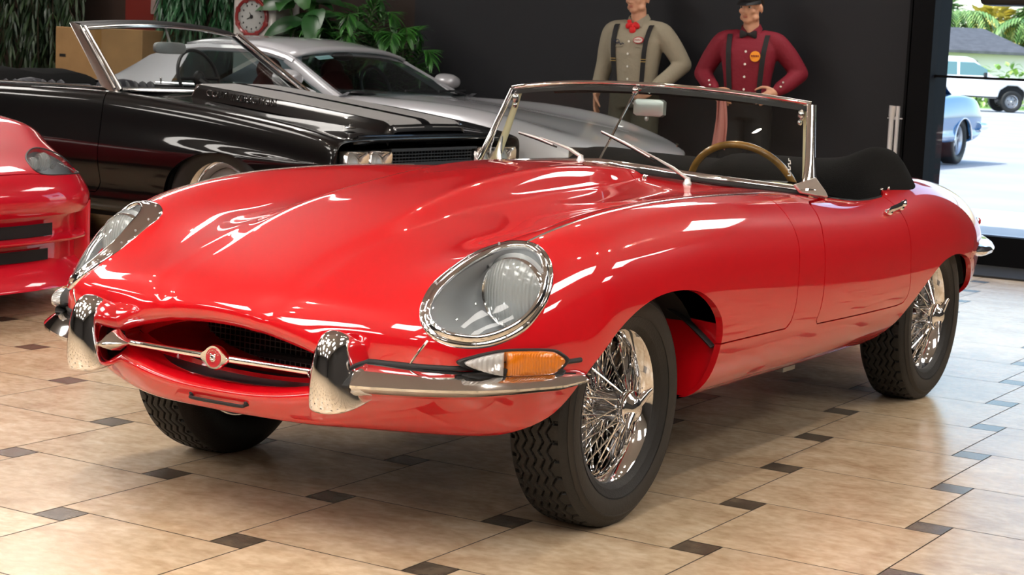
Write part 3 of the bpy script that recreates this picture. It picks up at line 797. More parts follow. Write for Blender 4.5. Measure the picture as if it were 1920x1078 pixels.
    # --- wipers
    for px, tip, in ((.318, (-.034, 1.165, .975)), (-.041, (-.42, 1.27, .948)), (-.43, (-.57, 1.40, .925))):
        base_p = np.array([px, yb(px) - .045, 0]); h = bvh.ray_cast(Vector((px, base_p[1], 2)), Vector((0, 0, -1))); base_p[2] = h[0].z
        w = MB(); w.lathe([(.014, -.004), (.014, .006), (.010, .012), (.009, .022), (.0, .025)], 16, None, base_p)
        pv = base_p + [0, 0, .018]; tp = np.array(tip); d = tp - pv
        w.tube([pv, pv + d * .14 + [0, -.010, .012], pv + d * .33 + [0, -.012, .014], pv + d * .62 + [0, -.008, .012]], [.009, .0085, .006, .0035], 8, flat=.6)
        w.tube([pv + d * .42 + [0, -.004, .004], pv + d * .6 + [0, -.007, .007], pv + d * .72 + [0, -.006, .006], tp], [.003, .0045, .0045, .0025], 8)
        wo = obj('wiper', w, SOFTCHROME, car)
        rb = MB(); rb.tube([pv + d * .38 + [0, .002, -.001], pv + d * .7 + [0, .002, -.0015], tp + [0, .003, -.004]], .003, 6); obj('wiper_rubber', rb, RUBBER, wo)
    ws_n = MB()
    for x in (.19, -.19):
        h = bvh.ray_cast(Vector((x, yb(x) - .055, 2)), Vector((0, 0, -1)))[0]; ws_n.lathe([(.009, -.003), (.009, .004), (.005, .008), (.004, .014), (0, .015)], 12, None, np.array(h))
    obj('washer_jets', ws_n, CHROME, car)
    # --- cockpit
    tubm = MB(); C2 = COCKPIT[:-2]; C2 = C2[C2[:, 0] >= 0]
    ring = np.r_[C2, (C2 * [-1, 1])[::-1][1:-1]]
    zt_ = np.array([snap((x, y, .80))[0][2] for x, y in ring])
    tubm.loft([np.c_[ring * [.998, 1], zt_ - .012], np.c_[ring * [.97, 1], np.full(len(ring), .70)], np.c_[ring * [.95, 1], np.full(len(ring), .32)]], True, False, True)
    obj('cockpit_lining', tubm, LEATHERB, car)
    ds = MB(); xs = np.linspace(-.56, .56, 25)
    ds.loft([[(x, yb(x) + o_, z_) for x in xs] for o_, z_ in ((.02, .832), (.06, .846), (.14, .838), (.19, .815), (.20, .78), (.19, .68))], closed=False)
    obj('dashboard', ds, LEATHERB, car)
    for s in (1, -1):
        bk_ = MB(); bk_.loft([[(s * .33 + .23 * math.cos(a) * k, y + .06 * math.sin(a) * k, z) for a in np.linspace(0, 2 * PI, 20, endpoint=False)] for z, y, k in ((.38, 1.80, 1.), (.60, 1.86, 1.), (.76, 1.90, .93), (.80, 1.91, .7), (.81, 1.91, .3))]); obj('seat_back', bk_, LEATHERB, car)
        sq = MB(); sq.loft([[(s * .33 + .23 * math.copysign(abs(math.cos(a)) ** .5, math.cos(a)) * k, 1.62 + .22 * math.copysign(abs(math.sin(a)) ** .5, math.sin(a)) * k, z) for a in np.linspace(0, 2 * PI, 24, endpoint=False)] for z, k in ((.36, .95), (.40, 1.), (.46, .97), (.48, .8), (.485, .3))]); obj('seat_cushion', sq, LEATHERB, car)
    sw = MB(); A = np.linspace(0, 2 * PI, 64, endpoint=False); cw = np.array([.300, 1.60, .758]); tl = math.radians(24)
    e1 = np.array([1., 0, 0]); e2 = np.array([0, -math.sin(tl), math.cos(tl)])
    sw.tube(cw + .206 * (np.cos(A)[:, None] * e1 + np.sin(A)[:, None] * e2), .0130, 12, closed=True)
    so = obj('steering_wheel', sw, WOOD, car, sharp=180)
    sk = MB(); nw = np.cross(e1, e2)
    for a in (PI / 2 + PI, PI * .02, PI * .98): sk.tube([cw - nw * .03, cw + .195 * (math.cos(a) * e1 + math.sin(a) * e2)], [.010, .009], 8, flat=.3)
    sk.lathe([(.0, .0), (.045, .0), (.04, .015), (0, .02)], 20, None, cw); sk.tube([cw, cw + [0, -.30, -.06]], .02, 10)
    obj('wheel_spokes', sk, STEEL, so)
    # --- folded hood under its black cover
    hd = MB(); R = []
    xs = np.linspace(-1, 1, 57)
    for y, zz, wx in ((1.885, .79, .655), (1.90, .84, .67), (1.95, .885, .678), (2.03, .912, .685), (2.12, .918, .690), (2.21, .905, .684), (2.30, .872, .668), (2.37, .838, .65), (2.39, .815, .64)):
        row = []
        for u in xs:
            au = abs(u)
            ed = (1 - max(0, (au - .80) / .20) ** 2.4)
            h0 = .80 - .03 * (au ** 3)
            lump = 1 + (.55 if u > 0 else .0) * math.exp(-((au - .88) / .13) ** 2) - (0 if u > 0 else .22) - .26 * math.exp(-(u / .66) ** 4)
            fold = .010 * math.sin(14 * u * (1 if u > 0 else .8) + 26 * y) * (.3 + .7 * max(0, au - .3)) + .007 * abs(math.sin(23 * u - 17 * y)) + .012 * math.exp(-((y - 2.02 - .22 * (au - .7)) / .025) ** 2) - .012 * math.exp(-((y - 2.12 + .35 * (au - .8)) / .03) ** 2)
            lump += fold * 4.5
            row.append((wx * u * (1.03 + .02 * math.sin(9 * y)), y + .02 * math.sin(7 * u), h0 + (zz - .80) * max(ed, 0) * lump - .03 * max(0, (au - .86) / .14)))
        R.append(row)
    hd.loft(R, closed=False); ho = obj('hood_cover', hd, CLOTHB, car, sharp=180)
    sm = ho.modifiers.new('smooth', 'SUBSURF'); sm.levels = 1; sm.render_levels = 2
    st = MB()
    for x, y, z in ((.672, 1.93, .805), (.675, 1.99, .808)): st.ell((x, y, z), (.006, .004, .006), 8, 6)
    obj('hood_studs', st, CHROMEB, ho)
    dt = MB()
    for s in (1, -1):
        q = np.array([snap((s * x, y, .78))[0] for x, y in crom([(.655, 1.46), (.692, 1.60), (.700, 1.75), (.696, 1.86)], 5)]); dt.tube(q + [0, 0, .003], .005, 8)
    obj('waist_trim', dt, CHROME, car)
    # --- rear lamps and bumper
    for s in (1, -1):
        sg = np.array([s, 1, 1.])
        pts = crom([(.735, 2.86, .528), (.712, 2.98, .527), (.672, 3.15, .524), (.61, 3.34, .520), (.52, 3.51, .515), (.40, 3.615, .512), (.30, 3.66, .51)], 5)
        T = np.gradient(pts, axis=0); T /= np.linalg.norm(T, axis=1)[:, None]; nr = np.stack([T[:, 1], -T[:, 0], 0 * T[:, 0]], -1)
        k = np.linspace(0, 1, len(pts)); tp = np.interp(k, [0, .12, .3, 1], [.15, .7, 1, 1])
        b = MB(); sweep(b, pts * sg, nr * sg, [0, 0, 1], [(-.02, .034), (.012, .030), (.040, .012), (.050, -.004), (.044, -.018), (.018, -.032), (-.02, -.034)], tp); bo = obj('rear_bumper', b, CHROME, car)
        tl_ = MB(); lp = crom([(.585, 3.32, .610), (.55, 3.40, .605), (.50, 3.475, .598), (.44, 3.53, .59), (.38, 3.57, .585)], 4); T = np.gradient(lp, axis=0); T /= np.linalg.norm(T, axis=1)[:, None]; nr = np.stack([T[:, 1], -T[:, 0], 0 * T[:, 0]], -1)
        k = np.linspace(0, 1, len(lp)); tp = .25 + .75 * np.sin(PI * np.clip(k, .02, .98)) ** .5
        sweep(tl_, lp * sg, nr * sg, [0, 0, 1], [(-.03, .03), (.016, .026), (.028, .012), (.028, -.012), (.016, -.026), (-.03, -.03)], tp); to = obj('tail_lamp', tl_, CHROME, car)
        rl = MB(); sweep(rl, (lp + nr * .010)[3:-3] * sg, nr[3:-3] * sg, [0, 0, 1], [(.0, .02), (.016, .018), (.024, .008), (.024, -.008), (.016, -.018), (.0, -.02)], tp[3:-3]); obj('tail_lens', rl, REDL, to)
        ro = MB(); ro.loft([[(s * (.30 + a * .03), y, z) for a in (-1, -.5, .5, 1)] for y, z in ((3.60, .58), (3.69, .59), (3.72, .52), (3.71, .44), (3.62, .43))], closed=False); obj('rear_overrider', ro, CHROME, bo)
    ex = MB(); ex.tube([(.30, 1.2, .19), (.32, 1.9, .19), (.30, 2.2, .20)], .035, 12); ex.box((.42, 1.45, .235), (.30, .10, .05)); ex.box((-.2, 1.2, .23), (.5, 1.6, .05)); obj('exhaust', ex, STEEL, car)
    ax = MB()
    for y in (0, 2.438): ax.tube([(-.60, y, .30), (.60, y, .30)], .035, 10)
    for s in (1, -1):
        ax.tube([(s * .56, 0, .22), (s * .30, .1, .24)], .02, 8); ax.tube([(s * .58, 0, .42), (s * .34, .0, .46)], .016, 8)
    obj('axle', ax, SATIN, car)
    for x, y, m in ((.635, 0, False), (.635, 2.438, False), (-.635, 0, True), (-.635, 2.438, True)):
        wire_wheel(car, (x, y, .315), m, spin=(.95 if y < 1 else .55))
    return car
# ------------------------------------------------------------------ the showroom
def tile_mats():
    m, nt, p = new_mat('beige_stone_tile'); L = nt.links.new; N = nt.nodes.new
    tc = N('ShaderNodeTexCoord'); g = N('ShaderNodeNewGeometry')
    mp = N('ShaderNodeMapping'); mp.inputs['Scale'].default_value = (3.4, 4.6, 1)
    ad = N('ShaderNodeVectorMath'); ad.operation = 'ADD'; sc = N('ShaderNodeVectorMath'); sc.operation = 'SCALE'; sc.inputs['Scale'].default_value = 40
    cx = N('ShaderNodeCombineXYZ'); L(g.outputs['Random Per Island'], cx.inputs[0]); L(g.outputs['Random Per Island'], cx.inputs[2]); L(cx.outputs[0], sc.inputs[0])
    L(tc.outputs['Object'], mp.inputs['Vector']); L(mp.outputs[0], ad.inputs[0]); L(sc.outputs[0], ad.inputs[1])
    n1 = N('ShaderNodeTexNoise'); n1.inputs['Scale'].default_value = 1.6; n1.inputs['Detail'].default_value = 10; n1.inputs['Roughness'].default_value = .62; n1.inputs['Distortion'].default_value = .6
    L(ad.outputs[0], n1.inputs['Vector'])
    r = N('ShaderNodeValToRGB'); e = r.color_ramp.elements
    e[0].position = .30; e[0].color = (.450, .320, .205, 1); e[1].position = .72; e[1].color = (.660, .540, .400, 1)
    k = e.new(.5); k.color = (.580, .450, .310, 1)
    L(n1.outputs['Fac'], r.inputs['Fac'])
    n2 = N('ShaderNodeTexNoise'); n2.inputs['Scale'].default_value = 9; n2.inputs['Detail'].default_value = 8; L(ad.outputs[0], n2.inputs['Vector'])
    r2 = N('ShaderNodeValToRGB'); r2.color_ramp.elements[0].position = .35; r2.color_ramp.elements[0].color = (.86, .84, .80, 1); r2.color_ramp.elements[1].position = .62; r2.color_ramp.elements[1].color = (1, 1, 1, 1); L(n2.outputs['Fac'], r2.inputs['Fac'])
    mx_ = N('ShaderNodeMix'); mx_.data_type = 'RGBA'; mx_.blend_type = 'MULTIPLY'; mx_.inputs[0].default_value = 1
    L(r.outputs['Color'], mx_.inputs[6]); L(r2.outputs['Color'], mx_.inputs[7])
    hs = N('ShaderNodeHueSaturation'); mr = N('ShaderNodeMapRange'); mr.inputs[3].default_value = .90; mr.inputs[4].default_value = 1.06
    L(g.outputs['Random Per Island'], mr.inputs[0]); L(mr.outputs[0], hs.inputs['Value']); L(mx_.outputs[2], hs.inputs['Color']); L(hs.outputs[0], p.inputs['Base Color'])
    rr = N('ShaderNodeMapRange'); rr.inputs[3].default_value = .16; rr.inputs[4].default_value = .30; L(n2.outputs['Fac'], rr.inputs[0]); L(rr.outputs[0], p.inputs['Roughness'])
    b = N('ShaderNodeBump'); b.inputs['Strength'].default_value = .06; b.inputs['Distance'].default_value = .01; L(n2.outputs['Fac'], b.inputs['Height']); L(b.outputs[0], p.inputs['Normal'])
    d = mat('dark_inset_tile', (.105, .082, .060), .24, var=.35, vscale=14, bump=.05, bscale=120)
    q = mat('grout', (.055, .040, .028), .9)
    return m, d, q

def make_floor():
    t, s = .5022, .5022 * .2; ox, oy = -.4779, -.9185
    A, B, Gm = tile_mats()
    x0, x1, y0, y1 = -13., 9., -13., 7.60
    V, F, MI = [], [], []
    def quad(p0, p1, q0, q1, mi, g=.0021):
        # p along +y, q along +x
        a = (ox + q0 + g, oy + p0 + g); b = (ox + q1 - g, oy + p1 - g)
        xa, ya, xb, yb_ = max(a[0], x0), max(a[1], y0), min(b[0], x1), min(b[1], y1)
        if xb - xa < .004 or yb_ - ya < .004: return
        k = len(V); V.extend([(xa, ya, 0), (xb, ya, 0), (xb, yb_, 0), (xa, yb_, 0)]); F.append((k, k + 1, k + 2, k + 3)); MI.append(mi)
    for i in range(-60, 61):
        for j in range(-60, 61):
            p = i * t + j * s; q = -i * s + j * t
            if not (x0 - 1 < ox + q < x1 + 1 and y0 - 1 < oy + p < y1 + 1): continue
            quad(p, p + s, q, q + s, 1); quad(p + s, p + s + t, q, q + t, 0)
    k = len(V); V += [(x0, y0, -.0015), (x1, y0, -.0015), (x1, y1, -.0015), (x0, y1, -.0015)]; F.append((k, k + 1, k + 2, k + 3)); MI.append(2)
    me = bpy.data.meshes.new('floor'); me.from_pydata(V, [], F)
    for m in (A, B, Gm): me.materials.append(m)
    me.polygons.foreach_set('material_index', MI)
    o = bpy.data.objects.new('floor', me); COL.objects.link(o); o['kind'] = 'structure'

def make_room():
    make_floor()
    wall_m = mat('charcoal_wall', (.0076, .0084, .0122), .62, bump=.06, bscale=220)
    brown = mat('dark_brown_wall', (.022, .011, .007), .6, var=.5, vscale=2.)
    grey = mat('side_wall_paint', (.035, .033, .032), .8)
    ceil_m = mat('ceiling_tile', (.33, .34, .365), .9)
    frame = mat('black_aluminium', (.004, .004, .005), .75, spec=.1)
    b = MB(); b.box((-3.20, 7.70, 1.85), (4.2, .20, 3.7)); struct('wall_back', b, wall_m)
    b = MB(); b.box((-9.2, 7.70, 1.85), (7.8, .20, 3.7)); struct('wall_back_left', b, brown)
    b = MB(); b.box((-13.1, -2.6, 1.85), (.20, 20.8, 3.7)); struct('wall_left', b, grey)
    b = MB(); b.box((9.1, -2.7, 1.85), (.20, 20.6, 3.7)); struct('wall_right', b, grey)
    b = MB(); b.box((-2., -13.1, 1.85), (22.4, .20, 3.7)); struct('wall_front', b, grey)
    b = MB(); b.box((-2., -2.65, 3.78), (22.4, 21.0, .16)); struct('ceiling', b, ceil_m)
    b = MB(); b.box((-.25, 7.45, 3.2), (1.5, .16, 1.0)); b.box((4.80, 7.45, 1.85), (8.6, .16, 3.7)); struct('wall_back_right', b, wall_m)
    b = MB(); b.box((-1.075, 7.44, 1.85), (.15, .34, 3.7)); b.box((-1.155, 7.30, 1.85), (.025, .06, 3.7)); struct('trim_1', b, frame)
    # storefront: fixed glass with rails
    w = MB(); w.box((-.25, 7.38, .10), (1.52, .10, .20)); w.box((-.25, 7.38, 1.205), (1.52, .06, .016)); w.box((-.25, 7.38, 2.66), (1.52, .10, .08))
    for x in (.48,): w.box((x, 7.38, 1.4), (.06, .10, 2.5))
    wo = struct('window_1', w, frame)
    gl = MB(); gl.box((-.25, 7.38, 1.43), (1.52, .008, 2.44)); struct('window_glass', gl, glass_mat('storefront_glass', (.94, .97, .96), 1.3), wo)
    mt = MB(); mt.box((-.24, 7.02, .006), (1.4, .62, .012)); m_ = obj('door_mat', mt, mat('mat_rubber', (.018, .018, .019), .8, bump=.4, bscale=300)); tag(m_, 'long black rubber mat lying along the foot of the glass storefront', 'mat')
    # pull handle of the glass door leaning in the corner of the dark wall
    h = MB()
    h.tube([(-1.225, 7.235, .60), (-1.225, 7.235, .93)], .018, 12); h.tube([(-1.185, 7.235, .57), (-1.185, 7.235, 1.0)], .013, 12)
    h.tube([(-1.225, 7.235, .93), (-1.22, 7.235, 1.0)], [.022, .026], 12); h.box((-1.205, 7.24, .92), (.10, .008, .008)); h.box((-1.205, 7.26, .92), (.02, .06, .02)); h.box((-1.205, 7.26, .62), (.05, .06, .02))
    o = obj('pull_handle', h, mat('brushed_handle', (.72, .72, .74), .35, .6)); tag(o, 'tall chrome pull handle on the black post beside the glass storefront', 'handle')
    b = MB(); b.box((-.40, 7.10, 1.78), (.46, .22, .25)); o = obj('hanging_speaker', b, SATIN, bevel=.03); tag(o, 'black speaker box hung from the ceiling before the glass storefront', 'speaker')
    b = MB(); b.tube([(-.52, 7.1, 1.89), (-.52, 7.1, 3.70)], .012, 8); b.tube([(-.28, 7.1, 1.89), (-.28, 7.1, 3.70)], .012, 8); obj('hanger', b, SATIN, o)
    b = MB(); b.box((-7.78, 7.50, 1.85), (.13, .16, 3.7)); struct('trim_2', b, mat('grey_post', (.11, .11, .135), .5))
    b = MB(); b.box((-3.1, 7.585, .06), (4.4, .03, .12)); struct('baseboard_back', b, frame)

def make_lights():
    em = mat('lamp_diffuser', (.9, .9, .9), .5, emis=(1., .95, .89), estr=PANEL)
    fm = mat('lamp_frame', (.75, .75, .75), .5)
    pr = None
    spots = []
    for x, y in PANELS:
        if pr is None:
            pr = thing('ceiling_light', 'white rectangular ceiling light panel in a thin frame', 'ceiling light', (x, y, 3.70), 0, 'ceiling light panels')
            f = MB()
            for dx, dy, sx, sy in ((0, .77, .96, .03), (0, -.77, .96, .03), (.465, 0, .03, 1.57), (-.465, 0, .03, 1.57)): f.box((dx, dy, -.012), (sx, sy, .024))
            obj('frame', f, fm, pr)
            d = MB(); d.box((0, 0, -.006), (.90, 1.51, .010)); obj('diffuser', d, em, pr)
        else: dup(pr, (x, y, 3.70))
    # track spots
    sm = mat('spot_bulb', (1, 1, 1), .5, emis=(1., .88, .72), estr=420)
    p = thing('spot_light', 'small round spotlight recessed in the ceiling', 'spotlight', SPOTS[0], 0, 'recessed ceiling spots')
    c = MB(); c.lathe([(.050, .0), (.056, -.002), (.060, -.012), (.052, -.014), (.048, .0)], 24); obj('spot_ring', c, fm, p)
    c = MB(); c.lathe([(.0, -.006), (.035, -.006), (.035, -.003), (0, -.003)], 20); obj('spot_bulb', c, sm, p)
    for q in SPOTS[1:]: dup(p, q)
    for q in SPOTS:
        if abs(q[0] + 1.1) > .1 and round(q[1] * 10) % 2: continue
        l = bpy.data.lights.new('spot_beam', 'SPOT'); l.energy = SPOT_E * (1. if abs(q[0] + 1.1) < .1 else .6); l.color = (1., .90, .76); l.spot_size = math.radians(95); l.spot_blend = .8; l.shadow_soft_size = .04
        o = bpy.data.objects.new('spot_beam', l); COL.objects.link(o); o.location = (q[0], q[1], q[2] - .03)
PANEL = 8.5
SPOT_E = 75.
PANELS = [(-5.7, .7), (-5.4, -3.1), (-5.4, -6.6), (-5.0, 4.3), (-11.0, -1.6), (-11.2, -4.8), (-8.4, 2.4), (-8.4, -2.1), (-8.4, 6.4), (-1.1, 6.7), (-1.1, -5.6), (-1.1, -9.5), (1.9, 6.5), (4.6, 6.5), (7.0, 6.5), (4.4, 2.4), (7.0, 2.4), (4.4, -2.1), (7.0, -2.1), (-1.4, -6.2), (.4, -3.2), (-2.6, -3.4), (2.0, -6.6), (2.0, -3.8), (5.4, -6.6), (2.0, -10.5), (5.4, -10.5), (-5.4, -10.5)]  # panels just ahead of the roadster's nose are added to brighten the floor there
SPOTS = [(-1.1, y, 3.699) for y in (-3.2, -2.1, -1.0, 2.7, 3.8)] + [(-4.6, y, 3.699) for y in (-2.2, -1.1, 0., 1.1, 3.4)] + [(2.6, y, 3.699) for y in (-3.6, -2.5, -1.4, 1.9, 3., 4.1, 5.2)] + [(1.3, .4, 3.699)]

def make_world():
    w = bpy.data.worlds.new('world'); SC.world = w; w.use_nodes = True
    nt = w.node_tree; bg = nt.nodes['Background']
    sk = nt.nodes.new('ShaderNodeTexSky'); sk.sky_type = 'NISHITA'; sk.sun_disc = False; sk.sun_elevation = math.radians(50); sk.sun_rotation = math.radians(200); sk.air_density = 1.; sk.dust_density = 1.5
    nt.links.new(sk.outputs[0], bg.inputs[0]); bg.inputs[1].default_value = .33
    s = bpy.data.lights.new('sun', 'SUN'); s.energy = 3.2; s.angle = math.radians(.6); s.color = (1, .96, .9)
    o = bpy.data.objects.new('sun', s); COL.objects.link(o); o.rotation_euler = (math.radians(38), 0, math.radians(-28)); o.location = (0, 12, 20)
    a = bpy.data.lights.new('window_daylight', 'AREA'); a.shape = 'RECTANGLE'; a.size = 1.5; a.size_y = 2.4; a.cycles.is_portal = True
    o = bpy.data.objects.new('window_daylight', a); COL.objects.link(o); o.location = (-.25, 7.46, 1.4); o.rotation_euler = (math.radians(90), 0, math.radians(180))
# ------------------------------------------------------------------ the other cars (local frame: nose towards -Y, left side +X)
def simple_wheel(parent, loc, R=.33, rim=.19, w=.105, mirror=False, style='rally', m=None, smooth=True):
    s = -1 if mirror else 1
    fx = (lambda b: mbm(b)) if mirror else (lambda b: b)
    m = m or CHROME
    r = MB(); lathe_x(r, [(rim * .92, -w * .8), (rim * .93, w * .3), (rim * .98, w * .55), (rim * 1.07, w * .74), (rim * 1.10, w * .70), (rim * 1.06, w * .5)], 56)
    wo = obj('wheel', fx(r), m, parent, loc=loc)
    t = MB(); lathe_x(t, [(rim * 1.02, -w * .75), (rim * 1.2, -w), (R * .93, -w * 1.0), (R, -w * .78), (R, w * .78), (R * .97, w * .93), (R * .90, w * 1.02), (rim * 1.25, w * 1.0), (rim * 1.08, w * .75), (rim * 1.0, w * .5)], 64)
    V = t.V(); V[:, 2] = np.maximum(V[:, 2], -loc[2] + .001); t.v = [V]
    obj('tyre', fx(t), TYRE, wo)
    d = MB()
    if style == 'rally':
        lathe_x(d, [(0, .05), (.03, .05), (.036, .04), (.05, .03), (.10, .028), (rim * .75, .02), (rim * .92, -.01)], 40)
        obj('wheel_disc', fx(d), mat('wheel_grey', (.25, .25, .26), .35, .6), wo)
        hs = MB()
        for k in range(5):
            a = 2 * PI * k / 5; hs.ell((.024, .125 * math.sin(a), .125 * math.cos(a)), (.004, .022, .03), 10, 6)
        obj('wheel_slots', fx(hs), BLACK, wo)
        c = MB(); lathe_x(c, [(0, .075), (.03, .073), (.038, .065), (.042, .045), (.05, .035)], 28); obj('hub_cap', fx(c), CHROME, wo)
    else:
        for k in range(5):
            a = 2 * PI * k / 5; b = MB(); dv = np.array([0, math.sin(a), math.cos(a)]); tv = np.array([0, math.cos(a), -math.sin(a)])
            b.loft([[np.array([x, 0, 0]) + dv * r_ + tv * w_ * q for q, x in ((-1, x0), (1, x0), (1, x1), (-1, x1))] for r_, w_, x0, x1 in ((.02, .03, .02, .055), (.10, .022, .02, .05), (rim * .97, .035, .01, .04))])
            d.merge(b)
        lathe_x(d, [(0, .06), (.05, .058), (.055, .03)], 24); obj('wheel_spokes', fx(d), m, wo)
        bk = MB(); lathe_x(bk, [(0, -.02), (rim * .9, -.02)], 32); obj('brake_disc', fx(bk), STEEL, wo)
    return wo

def arch_poly(yc, zc, r, rz, z0=.02, flat=0):
    A = np.linspace(-.02, PI + .02, 40)
    return np.r_[[(yc + r * 1.02, z0)], np.stack([yc + r * np.cos(A), zc + rz * np.sin(A)], -1), [(yc - r * 1.02, z0)]]

def car_shell(net, arches, extra=(), su=6, sv=6, it=4):
    S = Surf(net, it=it); half = PM.from_grid(S.grid(su, sv))
    def cl(P): return lambda V: np.maximum(poly_sd(V[:, 1:], P), .5 - np.abs(V[:, 0]))
    for P in arches: half = half.clip(cl(P))
    for f in extra: half = half.clip(f)
    return S, half

def wells(parent, ys, x, r, zc):
    for s in (1, -1):
        for y in ys:
            w = MB(); A = np.linspace(0, PI, 24)
            a = np.stack([np.full(24, x * s), y + r * np.cos(A), zc + r * .95 * np.sin(A)], -1); b = a.copy(); b[:, 0] = (x - .33) * s; d = b.copy(); d[:, 1] = y; d[:, 2] = zc
            w.grid(np.stack([a, b, d])); obj('wheel_well', w, BLACK, parent)

def make_black_car():
    car = thing('black_convertible', 'glossy black convertible with grey hood stripes and open roof, parked behind the red roadster', 'car', (-3.50, 4.18, 0), PI / 2)
    BLK = paint('black_paint', (.002, .002, .0024), .3, 1.42)
    STR = mat('hood_stripe_grey', (.23, .23, .235), .55)
    def row(y, zh, zf, xs=1., low=.24, zs=.62):
        return [(0, y, zh + .012), (.35 * xs, y, zh + .008), (.60 * xs, y, zh - .002), (.76 * xs, y, zf - .012), (.855 * xs, y, zf - .005), (.905 * xs, y, zf - .05), (.925 * xs, y, zf - .17), (.945 * xs, y, zs), (.945 * xs, y, .50), (.915 * xs, y, .36), (.85 * xs, y, low), (.4, y, .22), (0, y, .22)]
    net = [
        [(0, -.66, .70), (.35, -.66, .70), (.60, -.66, .70), (.76, -.66, .70), (.84, -.66, .69), (.875, -.66, .66), (.885, -.66, .60), (.89, -.66, .54), (.885, -.66, .46), (.87, -.68, .37), (.80, -.70, .28), (.4, -.70, .25), (0, -.70, .25)],
        [(0, -.76, .735), (.35, -.76, .735), (.60, -.76, .735), (.76, -.765, .735), (.845, -.765, .725), (.885, -.76, .69), (.90, -.75, .62), (.905, -.75, .55), (.90, -.77, .47), (.88, -.79, .37), (.80, -.80, .27), (.4, -.82, .24), (0, -.82, .24)],
        row(-.70, .760, .757), row(-.5, .782, .795), row(-.2, .805, .835), row(.1, .830, .868), row(.4, .862, .892), row(.7, .893, .912), row(.95, .905, .924),
        row(1.3, .90, .926), row(1.8, .90, .922), row(2.3, .90, .918), row(2.75, .90, .925, 1.0, .26), row(3.1, .895, .915, .99, .30), row(3.5, .875, .885, .97, .32), row(3.85, .84, .85, .95, .34), row(4.05, .80, .80, .92, .36), row(4.15, .72, .72, .85, .40, .60), ]
    F = arch_poly(.0, .33, .405, .30); R = arch_poly(2.845, .33, .40, .27)
    COCK = crom([(-.001, .93), (.45, .93), (.74, .95), (.805, 1.02), (.815, 1.3), (.815, 2.2), (.80, 2.62), (.70, 2.72), (-.001, 2.74)], 5); COCK = np.r_[COCK, [(-.2, 2.74), (-.2, .93)]]
    cock = lambda V: np.where(V[:, 2] > .70, poly_sd(V[:, :2], COCK), 1.)
    S, half = car_shell(net, (F, R), (cock,))
    full = half.mirror(); bvh = BVHTree.FromPolygons(full.V.tolist(), full.F)
    dsd = lambda V: np.where(np.abs(V[:, 0]) > .6, poly_sd(V[:, 1:], [(.865, 1.2), (.865, .40), (.90, .35), (2.0, .35), (2.05, .45), (2.09, 1.2)]), 1.)
    hood = lambda V: np.minimum(np.where(V[:, 2] > .6, .715 - np.abs(V[:, 0]), -1), np.minimum(V[:, 1] + .735, .86 - V[:, 1]))
    g = .003
    pobj('body_shell', half.clip(lambda V: dsd(V) - g).clip(lambda V: -hood(V) - g).mirror(), BLK, car, .03)
    d = half.clip(lambda V: -dsd(V) - g)
    for s in (1, -1): pobj('door', d if s > 0 else PM(d.V * [-1, 1, 1], [tuple(reversed(f)) for f in d.F]), BLK, car, .03)
    ho = pobj('hood', half.clip(lambda V: hood(V) - g).mirror(), BLK, car, .03)
    # raised hood bulge, open to the rear
    def bul(y, hw, z): return [(x * hw, y, z - d_) for x, d_ in ((-1.16, .075), (-1.06, .03), (-1.0, .006), (-.9, 0), (0, -.004), (.9, 0), (1., .006), (1.06, .03), (1.16, .075))]
    b = MB(); b.loft([bul(-.72, .34, .775), bul(-.705, .345, .805), bul(-.66, .35, .832), bul(-.4, .355, .862), bul(0, .36, .905), (bul(.35, .36, .94)), bul(.66, .36, .968)], closed=False)
    bo = obj('hood_bulge', b, BLK, ho, sharp=50)
    gr = MB(); gr.loft([[(x, .662, z) for x in (-.34, .34)] for z in (.89, .962)], closed=False); obj('bulge_intake', gr, BLACK, bo)
    fr = MB(); fr.tube([(-.40, .665, .90), (-.362, .665, .963), (0, .665, .973), (.362, .665, .963), (.40, .665, .90)], .006, 6); obj('intake_trim', fr, CHROME, bo)
    for s in (1, -1):
        st = MB(); ys = np.linspace(-.63, .65, 30)
        zt = np.interp(ys, [-.72, -.705, -.66, -.4, 0, .35, .66], [.775, .805, .832, .862, .905, .94, .968]) + .007
        ys = np.linspace(-.712, .652, 44); zt = np.interp(ys, [-.72, -.705, -.66, -.4, 0, .35, .66], [.775, .805, .832, .862, .905, .94, .968]); hw = np.interp(ys, [-.72, -.66, -.4, 0, .66], [.34, .35, .355, .36, .36])
        st.grid([[(s * q * h, y, z + float(np.interp(q, [0, .9, 1.], [.004, 0, -.006])) + .004) for q in (.12, .30, .5, .7, .86, .93, .985)] for y, z, h in zip(ys, zt, hw)])
        obj('hood_stripe', st, STR, bo)
    # lettering on the bulge side
    for s in (1, -1):
      for word, shift in (('COWL', 0.), ('INDUCTION', .185)):
        cu = bpy.data.curves.new('lettering', 'FONT'); cu.body = word; cu.size = .055; cu.extrude = .003; cu.space_character = 1.05
        t = bpy.data.objects.new('lettering', cu); COL.objects.link(t)
        dg = bpy.context.evaluated_depsgraph_get(); me = bpy.data.meshes.new_from_object(t.evaluated_get(dg)); bpy.data.objects.remove(t)
        lt = bpy.data.objects.new('lettering', me); COL.objects.link(lt); lt.parent = bo; me.materials.clear(); me.materials.append(CHROME)
        sl = math.atan2(.03, .33)
        if s < 0: lt.matrix_local = Matrix(((0, 0, -1, -.405), (-math.cos(sl), 0, 0, .56 - shift), (-math.sin(sl), 1, 0, .905 - .09 * shift), (0, 0, 0, 1)))
        else: lt.matrix_local = Matrix(((0, 0, 1, .405), (math.cos(sl), 0, 0, .02 + shift), (math.sin(sl), 1, 0, .855 + .09 * shift), (0, 0, 0, 1)))
